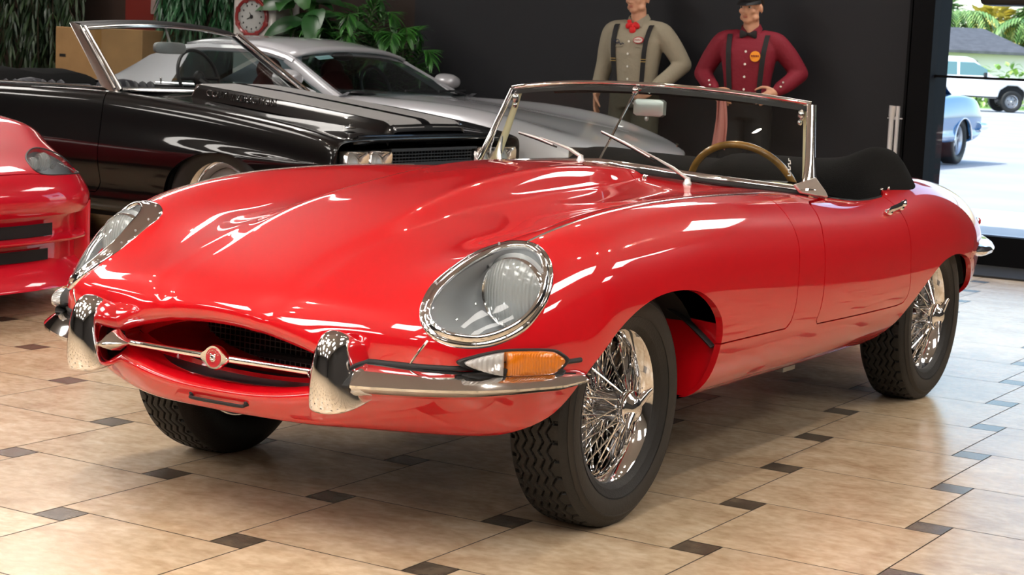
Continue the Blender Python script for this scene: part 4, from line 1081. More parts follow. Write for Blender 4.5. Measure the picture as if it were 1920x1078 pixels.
    for s in (1, -1):
        p = MB(); p.ell((s * .52, -.56, .792), (.035, .035, .006)); p.tube([(s * .52, -.56, .79), (s * .52, -.56, .82)], .006, 8); p.tube([(s * .505, -.56, .812), (s * .555, -.57, .80)], .003, 6); obj('hood_pin', p, CHROME, ho)
    # nose: lamps, grille, bumper
    fb = MB(); fb.box((0, -.69, .57), (1.72, .02, .22)); obj('nose_panel', fb, BLACK, car)
    for x in (-.735, -.525, .525, .735):
        z = MB(); q = lambda k, y: [(x + k * dx, y, .602 + k * dz) for dx, dz in ((-.098, -.06), (-.085, -.08), (.085, -.08), (.098, -.06), (.098, .06), (.085, .08), (-.085, .08), (-.098, .06))]
        z.loft([q(1., -.70), q(1., -.775), q(.95, -.780), q(.86, -.770)], True, False, False)
        A = np.linspace(0, 2 * PI, 8, endpoint=False) + 0
        z.loft([q(.86, -.770), [(x + .078 * math.cos(a), -.735, .602 + .068 * math.sin(a)) for a in np.linspace(-2.55, -2.55 + 2 * PI, 8, endpoint=False)]], True, False, False)
        zo = obj('headlamp_bezel', z, CHROMEB, car, sharp=50)
        l = MB(); l.lathe([(.072, -.02), (.070, -.006), (.055, .012), (.03, .022), (0, .025)], 32, np.array([[1, 0, 0], [0, 0, -1], [0, 1, 0]], float), (x, -.735, .602)); obj('lamp_lens', l, LENS, zo, sharp=180)
    g_ = MB()
    for k in range(9): g_.box((0, -.735, .532 + .0175 * k), (.80, .02, .005))
    for k in range(27): g_.box((-.40 + .0308 * k, -.728, .602), (.004, .015, .155))
    g_.box((0, -.745, .602), (.80, .012, .018)); obj('grille', g_, SATIN, car)
    gb = MB()
    for z in (.522, .682): gb.box((0, -.755, z), (.84, .02, .012))
    obj('grille_trim', gb, SATIN, car)
    lp = MB(); lp.tube([(-.70, -.745, .757), (.70, -.745, .757)], .006, 8); obj('hood_lip', lp, BLK, ho)
    hb = MB(); hb.tube([(-.12, -.70, .74), (.15, -.70, .745)], .014, 8); hb.box((.0, -.71, .742), (.03, .03, .03)); obj('hood_latch', hb, CHROME, car)
    bp = MB(); pth = crom([(-.93, -.45, .45), (-.925, -.68, .45), (-.85, -.83, .45), (-.5, -.885, .45), (0, -.90, .45), (.5, -.885, .45), (.85, -.83, .45), (.925, -.68, .45), (.93, -.45, .45)], 5); bp.tube(pth, .06, 12, up=[0, 0, 1], flat=1.); bo_ = obj('front_bumper', bp, CHROME, car)
    bp = MB(); bp.tube(crom([(-.9, 3.9, .50), (-.87, 4.15, .50), (-.5, 4.21, .50), (.5, 4.21, .50), (.87, 4.15, .50), (.9, 3.9, .50)], 5), .06, 12, up=[0, 0, 1]); obj('rear_bumper', bp, CHROME, car)
    for s in (1, -1):
        tl = MB(); tl.box((s * .62, 4.15, .66), (.34, .03, .10)); obj('tail_lamp', tl, REDL, car, bevel=.01)
        ml = MB(); ml.tube([(s * .955, -.55, .395), (s * .962, -.42, .40)], .012, 8); obj('side_marker', ml, AMBER, car)
    # screen
    tilt = [(x, .83 + .035 * (1 - (x / .82) ** 2) * -1 + .06 * (x / .82) ** 2, .935) for x in np.linspace(-.80, .80, 25)]
    top = [(x, 1.24 + .07 * (x / .66) ** 2, 1.300 - .035 * (x / .66) ** 2) for x in np.linspace(-.655, .655, 25)]
    bs, tp = np.array(tilt), np.array(top)
    gl = MB(); gl.grid(np.stack([bs + (tp - bs) * t for t in np.linspace(0, 1, 6)])); ws = obj('windscreen', gl, GLASS, car, sharp=180)
    fr = MB()
    for s in (1, -1):
        A = np.linspace(0, 2 * PI, 12, endpoint=False); p0, p1 = np.array([s * .845, .875, .925]), np.array([s * .675, 1.315, 1.272])
        fr.loft([p + np.cos(A)[:, None] * w_ * np.array([0, .92, .3]) + np.sin(A)[:, None] * .016 * np.array([.9, 0, .4]) for p, w_ in ((p0, .085), (p0 + .5 * (p1 - p0), .072), (p1, .064))])
        fr.tube([p0 + [0, -.082, 0], p1 + [0, -.068, -.005]], .010, 8); fr.tube([p0 + [s * .012, -.045, .006], p1 + [s * .012, -.04, .0]], .007, 8)
    fr.tube(tp + [0, -.02, -.008], .010, 8, flat=1.2); fr.tube(bs + [0, -.01, -.012], .010, 8)
    obj('windscreen_frame', fr, CHROMEB, ws)
    hd = MB(); hd.loft([[p + [0, dy, dz] for p in tp] for dy, dz in ((-.02, .004), (.0, .020), (.07, .026), (.085, .005), (.05, -.012), (0, -.01))], closed=False, loop=True); obj('header', hd, SATIN, ws)
    mr = MB(); mr.loft([[(x, y, z) for x, z in [(.0 + .135 * k * math.copysign(abs(math.cos(a)) ** .5, math.cos(a)), 1.165 + .036 * k * math.copysign(abs(math.sin(a)) ** .6, math.sin(a))) for a in np.linspace(0, 2 * PI, 24, endpoint=False)]] for y, k in ((1.20, .85), (1.205, 1.), (1.225, 1.), (1.228, .9))]); mr.tube([(0, 1.21, 1.19), (0, 1.25, 1.28)], .008, 6); obj('mirror', mr, mat('mirror_grey', (.42, .44, .45), .35, .3), ws)
    # cabin
    tb = MB(); C2 = COCK[:-2]; C2 = C2[C2[:, 0] >= 0]; ring = np.r_[C2, (C2 * [-1, 1])[::-1][1:-1]]
    tb.loft([np.c_[ring, np.full(len(ring), .905)], np.c_[ring * [.97, 1], np.full(len(ring), .85)], np.c_[ring * [.95, 1], np.full(len(ring), .30)]], True, False, True); obj('cabin_lining', tb, LEATHERB, car)
    ds = MB(); xs = np.linspace(-.74, .74, 13); ds.loft([[(x, y, z) for x in xs] for y, z in ((.86, .925), (.98, .935), (1.12, .925), (1.16, .88), (1.15, .70))], closed=False); obj('dashboard', ds, SATIN, car)
    seatm = mat('navy_vinyl', (.018, .019, .027), .5, bump=.2, bscale=60)
    for s in (1, -1):
        b = MB()
        for k in range(7):
            b.ell((s * .40 - .225 + .075 * k, 1.95, .70), (.040, .085, .24), 12, 10)
        b.ell((s * .40, 1.98, .70), (.30, .085, .25), 20, 12); so = obj('seat_back', b, seatm, car, sharp=180)
        q = MB(); q.ell((s * .40, 1.66, .48), (.29, .30, .10), 20, 10); obj('seat_cushion', q, seatm, car, sharp=180)
    b = MB(); b.loft([[(x, y, z) for x in np.linspace(-.66, .66, 15)] for y, z in ((2.28, .46), (2.40, .66), (2.46, .86), (2.54, .895), (2.64, .87))], closed=False); obj('rear_seat', b, seatm, car, sharp=180)
    sw = MB(); A = np.linspace(0, 2 * PI, 40, endpoint=False); cw = np.array([.40, 1.33, .98]); sw.tube(np.stack([cw[0] + .185 * np.cos(A), cw[1] + .06 * np.sin(A), cw[2] + .175 * np.sin(A)], -1), .011, 8, closed=True); so = obj('steering_wheel', sw, SATIN, car, sharp=180)
    sk = MB(); sk.tube([cw + [-.18, 0, 0], cw, cw + [.18, 0, 0]], .012, 6); sk.tube([cw, cw + [0, -.2, -.10]], .025, 8); sk.ell(cw, (.05, .03, .05)); obj('wheel_spokes', sk, SATIN, so)
    # folded roof
    tp_ = MB(); R = []
    for y, z in ((2.60, .90), (2.63, .965), (2.75, .985), (2.95, .975), (3.10, .945), (3.14, .90)):
        R.append([(.83 * u, y, z + .012 * math.sin(9 * u + 5 * y) - .05 * abs(u) ** 6) for u in np.linspace(-1, 1, 31)])
    tp_.loft(R, closed=False); obj('folded_roof', tp_, CLOTHB, car, sharp=180)
    kb = MB()
    for x, y in ((-.55, 2.72), (-.50, 2.80)): kb.lathe([(.012, 0), (.014, .02), (.006, .03), (.012, .045), (0, .055)], 12, None, (x, y, .985))
    obj('roof_catch', kb, CHROME, car)
    for s in (1, -1):
        t = MB(); t.tube(crom([(s * .842, .92, .932), (s * .842, 1.4, .934), (s * .842, 2.1, .928)], 4), .008, 8, flat=.8); obj('waist_trim', t, CHROME, car)
        lk = MB(); lk.tube([(s * .80, 2.02, .92), (s * .80, 2.02, .955)], .006, 8); lk.ell((s * .80, 2.02, .958), (.010, .010, .005)); obj('door_lock', lk, CHROME, car)
        hn = MB(); hn.tube([(s * .948, 1.82, .78), (s * .965, 1.86, .78), (s * .965, 1.98, .78), (s * .948, 2.02, .78)], .010, 8); obj('door_handle', hn, CHROME, car)
    un = MB(); un.box((0, 1.5, .22), (1.3, 4.6, .06)); obj('underbody', un, BLACK, car)
    wells(car, (0, 2.845), .90, .41, .33)
    for x, y, m in ((.80, .03, 0), (-.80, .03, 1), (.80, 2.845, 0), (-.80, 2.845, 1)): simple_wheel(car, (x, y, .342), .342, .218, .11, bool(m))
    return car

def make_silver_car():
    car = thing('silver_coupe', 'silver two-door coupe with a curved roof, parked between the black convertible and the dark wall', 'car', (-3.22, 6.08, 0), PI / 2)
    SIL = paint('silver_paint', (.52, .53, .57), .38); SIL.node_tree.nodes['Principled BSDF'].inputs['Metallic'].default_value = .35
    def row(y, z0, zf, w=1., low=.24):
        return [(0, y, z0), (.22 * w, y, z0 - .004), (.44 * w, y, z0 - .012), (.62 * w, y, zf), (.76 * w, y, zf - .015), (.85 * w, y, zf - .10), (.89 * w, y, .62), (.90 * w, y, .50), (.885 * w, y, .36), (.82 * w, y, low), (.45 * w, y, .21), (0, y, .21)]
    net = [
        [(0, -.93, .46), (.2, -.925, .46), (.4, -.90, .46), (.55, -.86, .46), (.63, -.82, .455), (.69, -.77, .45), (.72, -.74, .43), (.72, -.74, .40), (.70, -.76, .36), (.64, -.80, .30), (.4, -.86, .24), (0, -.89, .23)],
        [(0, -.93, .60), (.2, -.92, .60), (.4, -.88, .60), (.55, -.82, .60), (.66, -.74, .59), (.74, -.65, .55), (.77, -.60, .50), (.775, -.58, .43), (.75, -.60, .34), (.68, -.64, .26), (.4, -.70, .22), (0, -.72, .21)],
        [(0, -.80, .70), (.2, -.79, .70), (.42, -.74, .70), (.58, -.66, .71), (.70, -.57, .69), (.79, -.48, .63), (.825, -.42, .54), (.83, -.40, .45), (.81, -.40, .34), (.74, -.42, .25), (.4, -.5, .21), (0, -.5, .21)],
        row(-.30, .795, .805, .965), row(0, .835, .86, .985), row(.35, .872, .893, 1.), row(.7, .90, .905, 1.0), row(1.0, .925, .91), row(1.4, .93, .91), row(1.9, .93, .905), row(2.4, .935, .91), row(2.9, .93, .91, .985), row(3.3, .90, .88, .95), row(3.6, .84, .82, .90, .28), row(3.78, .74, .72, .82, .34),
        [(0, 3.84, .58), (.2, 3.84, .58), (.4, 3.82, .58), (.52, 3.80, .57), (.60, 3.76, .56), (.64, 3.74, .54), (.66, 3.73, .51), (.66, 3.73, .48), (.65, 3.73, .45), (.6, 3.74, .42), (.4, 3.78, .40), (0, 3.8, .40)]]
    F = arch_poly(.0, .33, .375, .345); R = arch_poly(2.59, .33, .375, .345)
    S, half = car_shell(net, (F, R))
    hl = lambda V: np.where((V[:, 1] < -.3) & (V[:, 2] > .5), poly_sd(V[:, [0, 2]], crom([(.42, .62), (.52, .66), (.64, .655), (.70, .62), (.64, .575), (.50, .575)], 4, True)), 1.)
    pobj('body_shell', half.clip(hl).mirror(), SIL, car, .03)
    for s in (1, -1):
        b = MB(); b.grid([[(s * x, -.84 + .9 * (x - .4) ** 1.5 + .02, z) for x in np.linspace(.40, .72, 8)] for z in (.55, .60, .68)]); bo = obj('headlamp_bucket', b, CHROME, car)
        l = MB(); l.ell((s * .52, -.79, .617), (.05, .03, .036)); l.ell((s * .625, -.73, .617), (.04, .03, .034)); obj('headlamp', l, LENS, bo)
    gm = MB(); A = np.linspace(0, 2 * PI, 32, endpoint=False); gm.loft([[(k * .26 * math.cos(a), y, .47 + .055 * k * math.sin(a)) for a in A] for y, k in ((-.945, 1.), (-.90, .98), (-.80, .9))], True, False, True); obj('grille', gm, BLACK, car)
    # greenhouse: glass shell, roof and pillars follow the same curves
    def gh(u, t):
        """u across -1..1, t: 0 windscreen base .. 1 rear deck"""
        y = np.interp(t, [0, .30, .45, .62, .80, 1.0], [1.0, 1.56, 1.90, 2.35, 2.85, 3.35]); z = np.interp(t, [0, .08, .30, .38, .45, .62, .72, .80, 1.0], [.925, .99, 1.190, 1.228, 1.245, 1.245, 1.22, 1.165, .93])
        w = np.interp(t, [0, .30, .45, .62, .80, 1.0], [.76, .64, .61, .60, .61, .58])
        return np.array([w * u, y - .10 * (1 - u * u) * max(0, 1 - t / .5) * 1.3, z - .055 * abs(u) ** 2.6 * (t > .02)])
    def sm(t0, t1, u0=-1., u1=1., n=13, k=10, off=0):
        G = np.array([[gh(u, t) for u in np.linspace(u0, u1, n)] for t in np.linspace(t0, t1, k)]); G[..., 2] += off; return G
    g_ = MB(); g_.grid(sm(.0, .30, -.93, .93)); wg = obj('windscreen', g_, glass_mat('tinted_glass', (.50, .60, .60), 1.5), car, sharp=180)
    rm = obj('roof', MB().grid(sm(.29, .68, off=.004, k=16)), SIL, car, sharp=180); rm.modifiers.new('t', 'SOLIDIFY').thickness = -.025
    obj('rear_window', MB().grid(sm(.68, 1.0, -.9, .9)), wg.data.materials[0], car, sharp=180)
    for s in (1, -1):
        p = MB()
        rail = np.array([gh(s * .99, t) for t in np.linspace(.0, .30, 12)]); q = rail + [s * .025, -.02, -.012]
        wid = np.linspace(.075, .045, 12)[:, None]
        R = [np.array([rail[i] + [-s * .03, .0, .006], rail[i] + [s * .02, -.01, .006], rail[i] + [s * .035, .04, -.02], rail[i] + [s * .02, .08 * wid[i, 0] / .06, -.035], rail[i] + [-s * .03, .05, -.02]]) for i in range(12)]
        p.loft(R); po = obj('windscreen_pillar', p, SIL, car, sharp=60)
        p = MB(); top = np.array([gh(s * 1., t) for t in np.linspace(.28, .70, 14)]); p.tube(top + [s * .004, 0, -.012], .028, 8); obj('roof_rail', p, SIL, car)
        p = MB(); p.grid([[gh(s * 1.0, t) * (1 - k) + np.array([s * .74, gh(s, t)[1] + .1, .90]) * k for k in np.linspace(0, 1, 4)] for t in np.linspace(.66, 1.0, 8)]); obj('rear_quarter', p, SIL, car, sharp=180)
        w_ = MB(); w_.grid([[gh(s * 1.0, t) * (1 - k) + np.array([s * .76, gh(s, t)[1], .905]) * k + [s * .004, 0, -.01] for k in np.linspace(0, 1, 4)] for t in np.linspace(.06, .67, 14)]); obj('side_window', w_, wg.data.materials[0], car, sharp=180)
        m_ = MB(); m_.loft([[(s * .93 + .105 * k * math.cos(a), y + .17, 1.0 + .062 * k * math.sin(a)) for a in np.linspace(0, 2 * PI, 20, endpoint=False)] for y, k in ((1.10, .3), (1.11, .65), (1.15, .93), (1.20, 1.), (1.235, .96))]); m_.tube([(s * .78, 1.25, .905), (s * .86, 1.32, .95), (s * .90, 1.35, .97)], [.035, .03, .025], 8, flat=.6); obj('door_mirror', m_, SIL, car, sharp=50)
        sq = MB(); sq.ell((s * .36, 1.95, .80), (.23, .09, .26), 18, 10); sq.ell((s * .36, 1.98, 1.04), (.12, .06, .09), 14, 8); obj('seat_back', sq, mat('oxblood_leather', (.12, .012, .012), .5), car, sharp=180)
        wp = MB(); wp.tube([(s * .2, .93, .945), (s * .2 + .42, .99, .95)], .008, 6); obj('wiper', wp, SATIN, car)
        fl = MB(); fl.ell((s * .60, 1.03, .925), (.06, .05, .014), 12, 6); obj('wiper_cowl', fl, SATIN, car)
    ds = MB(); ds.loft([[(x, y - .10 * (1 - (x / .7) ** 2), z) for x in np.linspace(-.70, .70, 13)] for y, z in ((1.02, .91), (1.25, .925), (1.45, .915), (1.50, .80))], closed=False); obj('dashboard', ds, SATIN, car)
    mr = MB(); mr.ell((0, 1.62, 1.155), (.13, .025, .033), 16, 8); mr.tube([(0, 1.60, 1.16), (0, 1.56, 1.2)], .01, 6); obj('mirror', mr, SATIN, car)
    sk = MB(); sk.grid([[gh(u, t) + [0, 0, -.006] for u in (-.72, -.50)] for t in (.262, .285)]); obj('windscreen_sticker', sk, mat('pale_sticker', (.55, .75, .80), .5), car)
    tb = MB(); tb.box((0, 2.1, .60), (1.4, 2.4, .5)); obj('cabin_lining', tb, BLACK, car)
    sw = MB(); A = np.linspace(0, 2 * PI, 32, endpoint=False); sw.tube(np.stack([.36 + .17 * np.cos(A), 1.58 + .06 * np.sin(A), .93 + .16 * np.sin(A)], -1), .012, 8, closed=True); obj('steering_wheel', sw, SATIN, car)
    wells(car, (0, 2.59), .86, .38, .33)
    for x, y, m in ((.78, 0, 0), (-.78, 0, 1), (.78, 2.59, 0), (-.78, 2.59, 1)): simple_wheel(car, (x, y, .325), .325, .225, .10, bool(m), 'spoke', mat('alloy', (.55, .56, .58), .3, .9) if 'alloy' not in bpy.data.materials else bpy.data.materials['alloy'])
    return car

def make_red_car():
    car = thing('red_sports_car', 'low red sports car with a teardrop headlamp, at the left edge beside the black convertible', 'car', (-3.93, 1.12, 0), PI / 2)
    RD = paint('bright_red_paint', (.60, .003, .020), .35)
    # columns: top centre .. crest .. side .. sill .. under centre
    net = [
        [(0, -1.02, .43), (.25, -1.01, .43), (.5, -.97, .43), (.66, -.90, .43), (.76, -.82, .42), (.82, -.75, .41), (.845, -.70, .39), (.85, -.68, .36), (.85, -.68, .32), (.84, -.70, .27), (.78, -.78, .20), (.4, -.92, .18), (0, -.96, .18)],
        [(0, -1.06, .50), (.25, -1.045, .50), (.5, -1.00, .50), (.68, -.915, .50), (.80, -.81, .495), (.88, -.70, .48), (.91, -.64, .45), (.92, -.61, .40), (.92, -.61, .34), (.90, -.64, .27), (.82, -.74, .19), (.4, -.90, .17), (0, -.94, .17)],
        [(0, -1.00, .60), (.25, -.98, .605), (.5, -.93, .61), (.67, -.83, .615), (.80, -.71, .61), (.90, -.58, .59), (.945, -.50, .54), (.96, -.47, .46), (.96, -.47, .36), (.94, -.50, .26), (.85, -.60, .18), (.4, -.7, .16), (0, -.7, .16)],
        [(0, -.80, .68), (.25, -.78, .69), (.48, -.72, .705), (.66, -.63, .725), (.79, -.53, .715), (.90, -.44, .67), (.95, -.40, .60), (.975, -.38, .50), (.97, -.38, .38), (.945, -.40, .26), (.86, -.45, .18), (.4, -.5, .15), (0, -.5, .15)]]
    def row(y, z0, zf, w=1.):
        return [(0, y, z0), (.25 * w, y, z0 + .01), (.46 * w, y, z0 + .015), (.66 * w, y, zf), (.80 * w, y, zf - .01), (.91 * w, y, zf - .10), (.96 * w, y, .62), (.985 * w, y, .50), (.975 * w, y, .36), (.94 * w, y, .24), (.86 * w, y, .17), (.4, y, .14), (0, y, .14)]
    net += [row(-.40, .765, .80), row(-.05, .805, .84), row(.35, .83, .86), row(.8, .86, .865), row(1.2, .89, .86), row(1.7, .90, .87, .99), row(2.2, .90, .90, 1.), row(2.6, .90, .90, 1.), row(2.95, .86, .86, .97), row(3.15, .78, .78, .92), row(3.25, .62, .62, .85)]
    F = arch_poly(.02, .33, .37, .36); R = arch_poly(2.42, .33, .38, .37)
    S, half = car_shell(net, (F, R))
    HLP = crom([(.340, .634), (.375, .665), (.46, .690), (.565, .704), (.65, .688), (.735, .655), (.815, .613), (.842, .592), (.80, .588), (.67, .595), (.50, .601), (.40, .605), (.350, .614)], 4, True)
    d2 = lambda V: poly_sd(V[:, [0, 2]], HLP)
    hl = lambda V: np.where((V[:, 1] < -.25) & (V[:, 2] > .5) & (V[:, 0] > .3), d2(V), 1.)
    bvh = BVHTree.FromPolygons(half.V.tolist(), half.F)
    COCK = np.array([(-.1, 1.05), (.60, 1.1), (.68, 1.3), (.66, 1.95), (.5, 2.05), (-.1, 2.05)]); cock = lambda V: np.where(V[:, 2] > .7, poly_sd(V[:, :2], COCK), 1.)
    hoodf = lambda V: np.where((V[:, 1] > -1.2) & (V[:, 2] > .45), np.abs(V[:, 2] - np.interp(V[:, 0], [0, .3, .6, .62, .70], [.545, .548, .552, .553, .57])) - .0016, 1.)
    body = half.clip(hl).clip(cock)
    lower = lambda V: np.where(V[:, 1] < -.2, V[:, 2] - np.interp(V[:, 0], [0, .3, .37, .80, .9, 1.0], [.613, .613, .607, .591, .586, .58]), 1.)
    pobj('clamshell', body.clip(lambda V: lower(V) - .0018).mirror(), RD, car, .02); pobj('nose_section', body.clip(lambda V: -lower(V) - .0018).mirror(), RD, car, .02)
    for s in (1, -1):
        pts = []
        for x, z in HLP:
            h = bvh.ray_cast(Vector((x, -3, z)), Vector((0, 1, 0))); pts.append(np.array(h[0]) if h[0] else np.array((x, -.5, z)))
        P = np.array(pts) * [s, 1, 1]; c = P.mean(0); n = np.array([.30 * s, -.75, .6])
        g = MB(); g.loft([c + (P - c) * k + n * (.0 + .02 * (1 - k * k)) for k in (1, .9, .75, .5, .25, .05)], True, False, True); go = obj('headlamp_glass', g, COVER, car, sharp=180)
        b = MB(); b.loft([c + (P - c) * k - n * d_ for k, d_ in ((1.0, .002), (.96, .03), (.8, .07), (.3, .09))], True, False, True); obj('headlamp_bucket', b, mat('lamp_housing', (.42, .45, .48), .4, .2), go, sharp=180)
        r = MB(); r.tube(P, .0035, 6, closed=True); obj('lamp_seal', r, SATIN, go)
        for dx, dz, q, y in ((.46, .640, .030, -.80), (.585, .642, .040, -.735), (.70, .625, .026, -.66)):
            l = MB(); M_ = np.array([[1, 0, 0], [0, 0, -1], [0, 1, 0]], float); l.lathe([(q, -.02), (q * 1.06, .004), (q, .01), (q * .7, .02), (0, .026)], 24, M_, (s * dx, y, dz)); obj('lamp_projector', l, LENS, go, sharp=60)
    # lower mouth: black slots, a red vane and the splitter lip
    def plan(xs, dy=0):
        x = np.abs(np.asarray(xs, float)); return np.interp(x, [0, .25, .5, .66, .78, .86, .92], [-1.035, -1.02, -.975, -.90, -.81, -.71, -.62]) + dy
    bk = MB(); xs = np.linspace(-.80, .80, 33); bk.grid([[(x, plan(x, .05 if z < .42 else .03), z) for x in xs] for z in (.20, .30, .40, .44)]); obj('air_intake', bk, RD, car, sharp=180)
    for z0, z1, xm in ((.340, .395, .43), (.235, .285, .40)):
        sl = MB(); xs = np.linspace(-xm, xm, 25); sl.loft([[(x, plan(x, .028), z0 + (z1 - z0) * q) for x in xs] for q in (0, 1)], closed=False); obj('intake_slot', sl, BLACK, car)
    vn = MB(); xs = np.linspace(-.74, .74, 41); sc_ = np.clip((.76 - np.abs(xs)) / .12, .1, 1)
    vn.loft([[(x, plan(x, d_ * k), .322 + dz) for x, k in zip(xs, sc_)] for d_, dz in ((.06, -.016), (.0, -.012), (-.035, -.002), (-.038, .006), (-.02, .014), (.06, .018))], closed=False); obj('intake_vane', vn, RD, car, sharp=60)
    xs = np.linspace(-.95, .95, 49)
    lp = MB(); lp.loft([[(x, (-1.08 + .42 * np.abs(x / .95) ** 2.6) + d_, z) for x in xs] for d_, z in ((.10, .245), (.05, .205), (.015, .17), (-.02, .135), (-.022, .125), (.0, .118), (.30, .118))], closed=False); obj('splitter', lp, RD, car, sharp=50)
    for s in (1, -1):
        ck = MB(); ck.loft([[(s * x, y, z) for x, y in ((.690, -.80), (.725, -.845), (.765, -.852), (.82, -.80), (.875, -.735), (.925, -.64), (.955, -.5))] for z in (.12, .25, .40, .47)], closed=False); obj('nose_corner', ck, RD, car, sharp=180)
    un = MB(); un.box((0, 1.1, .16), (1.3, 3.9, .05)); obj('underbody', un, BLACK, car)
    ib = MB(); ib.loft([np.c_[q, np.full(len(q), z)] for q, z in ((np.r_[COCK[1:-1], (COCK[1:-1] * [-1, 1])[::-1]], .87), (np.r_[COCK[1:-1], (COCK[1:-1] * [-1, 1])[::-1]] * [.95, 1], .3))], True, False, True); obj('cabin_lining', ib, LEATHERB, car)
    gl = MB(); gl.grid([[(x * w, y + .15 * abs(x) ** 2, z) for x in np.linspace(-.62, .62, 11)] for y, z, w in ((.95, .89, 1.), (1.18, 1.02, .96), (1.35, 1.12, .92))]); obj('windscreen', gl, GLASS, car, sharp=180)
    fr = MB(); fr.tube([(x * .92, 1.35 + .15 * abs(x) ** 2, 1.12) for x in np.linspace(-.62, .62, 11)], .015, 8); obj('windscreen_frame', fr, SATIN, car)
    wells(car, (.02, 2.42), .93, .38, .33)
    al = bpy.data.materials['alloy']
    for x, y, m in ((.84, .02, 0), (-.84, .02, 1), (.82, 2.42, 0), (-.82, 2.42, 1)): simple_wheel(car, (x, y, .325), .325, .22, .12, bool(m), 'spoke', al)
    return car
# ------------------------------------------------------------------ the two shop figures (local frame: facing -Y, own left = +X)
SKIN = mat('wax_skin', (.62, .33, .21), .45, var=.08, vscale=20)
def fuse(name, mb, material, parent, voxel=.01, smooth=4, fac=.5):
    o = obj(name, mb, material, parent, sharp=180)
    r = o.modifiers.new('fuse', 'REMESH'); r.mode = 'VOXEL'; r.voxel_size = voxel; r.use_smooth_shade = True
    s = o.modifiers.new('soften', 'SMOOTH'); s.iterations = smooth; s.factor = fac
    return o
TORSO = [(.86, .155, .105, .01), (.93, .165, .112, .008), (1.00, .155, .108, .0), (1.06, .150, .108, -.004), (1.14, .158, .115, -.008), (1.24, .176, .122, -.008), (1.32, .186, .118, -.002), (1.38, .182, .098, .008), (1.425, .150, .075, .016), (1.455, .085, .062, .018)]
def torso_at(z):
    T = np.array(TORSO); return [float(np.interp(z, T[:, 0], T[:, k])) for k in (1, 2, 3)]
def front(x, z, off=0.):
    hw, dp, yc = torso_at(z); hw += .004
    return yc - (dp + off) * max(0, 1 - min(1, abs(x) / hw) ** 2.6) ** .42 - .0
def rings(lo, hi, grow=0., k=18):
    out = []
    for z in np.linspace(lo, hi, k):
        hw, dp, yc = torso_at(z); A = np.linspace(0, 2 * PI, 36, endpoint=False)
        c, s = np.cos(A), np.sin(A); e = .8
        out.append(np.stack([(hw + grow) * np.sign(c) * np.abs(c) ** e, yc + (dp + grow) * np.sign(s) * np.abs(s) ** e, np.full(36, z)], -1))
    return out
def limb(mb, pts, rad, n=14):
    P = np.asarray(pts, float); k = 6
    Q = crom(P, k); R = np.interp(np.linspace(0, 1, len(Q)), np.linspace(0, 1, len(P)), rad)
    mb.tube(Q, R, n)
    mb.ell(P[0], (rad[0],) * 3, 12, 8); mb.ell(P[-1], (rad[-1],) * 3, 12, 8)
def hand(mb, wrist, d, side, palm, curl=.5, s=1.):
    """wrist point, d: pointing direction, palm: palm normal, side: towards the thumb"""
    d = np.array(d, float); d /= np.linalg.norm(d); p = np.array(palm, float); p -= d * (p @ d); p /= np.linalg.norm(p)
    t = np.array(side, float); t -= d * (t @ d); t -= p * (t @ p); t /= np.linalg.norm(t)
    w = np.array(wrist, float)
    M = np.column_stack([t, p, d])
    limb(mb, [w - d * .03, w + d * .02], [.027 * s, .027 * s])
    mb.ell(w + d * .052 * s, (.041 * s, .017 * s, .052 * s), 16, 10, M)
    for k, (off, ln) in enumerate(((.030, .072), (.011, .082), (-.009, .077), (-.028, .060))):
        a = w + d * .088 * s + t * off * s; pts = [a - d * .02]; ang = 0.
        for q, f in enumerate((.45, .33, .24)):
            ang += curl * (.55 + .15 * k * .5)
            a = a + (d * math.cos(ang) + p * math.sin(ang)) * ln * f * s + t * off * .05; pts.append(a)
        mb.tube(crom(pts, 3), np.interp(np.linspace(0, 1, 10), [0, .7, 1], [.0095 * s, .0088 * s, .0065 * s]), 8); mb.ell(pts[-1], (.0065 * s,) * 3, 8, 6)
    a = w + d * .022 * s + t * .026 * s
    pts = [a, a + (d * .55 + t * .75 + p * .25) * .034 * s, a + (d * .80 + t * .75 + p * .55) * .060 * s, a + (d * 1.15 + t * .60 + p * .8) * .076 * s]
    mb.tube(crom(pts, 3), np.interp(np.linspace(0, 1, 10), [0, .5, 1], [.014 * s, .0115 * s, .008 * s]), 8); mb.ell(pts[-1], (.008 * s,) * 3, 8, 6)

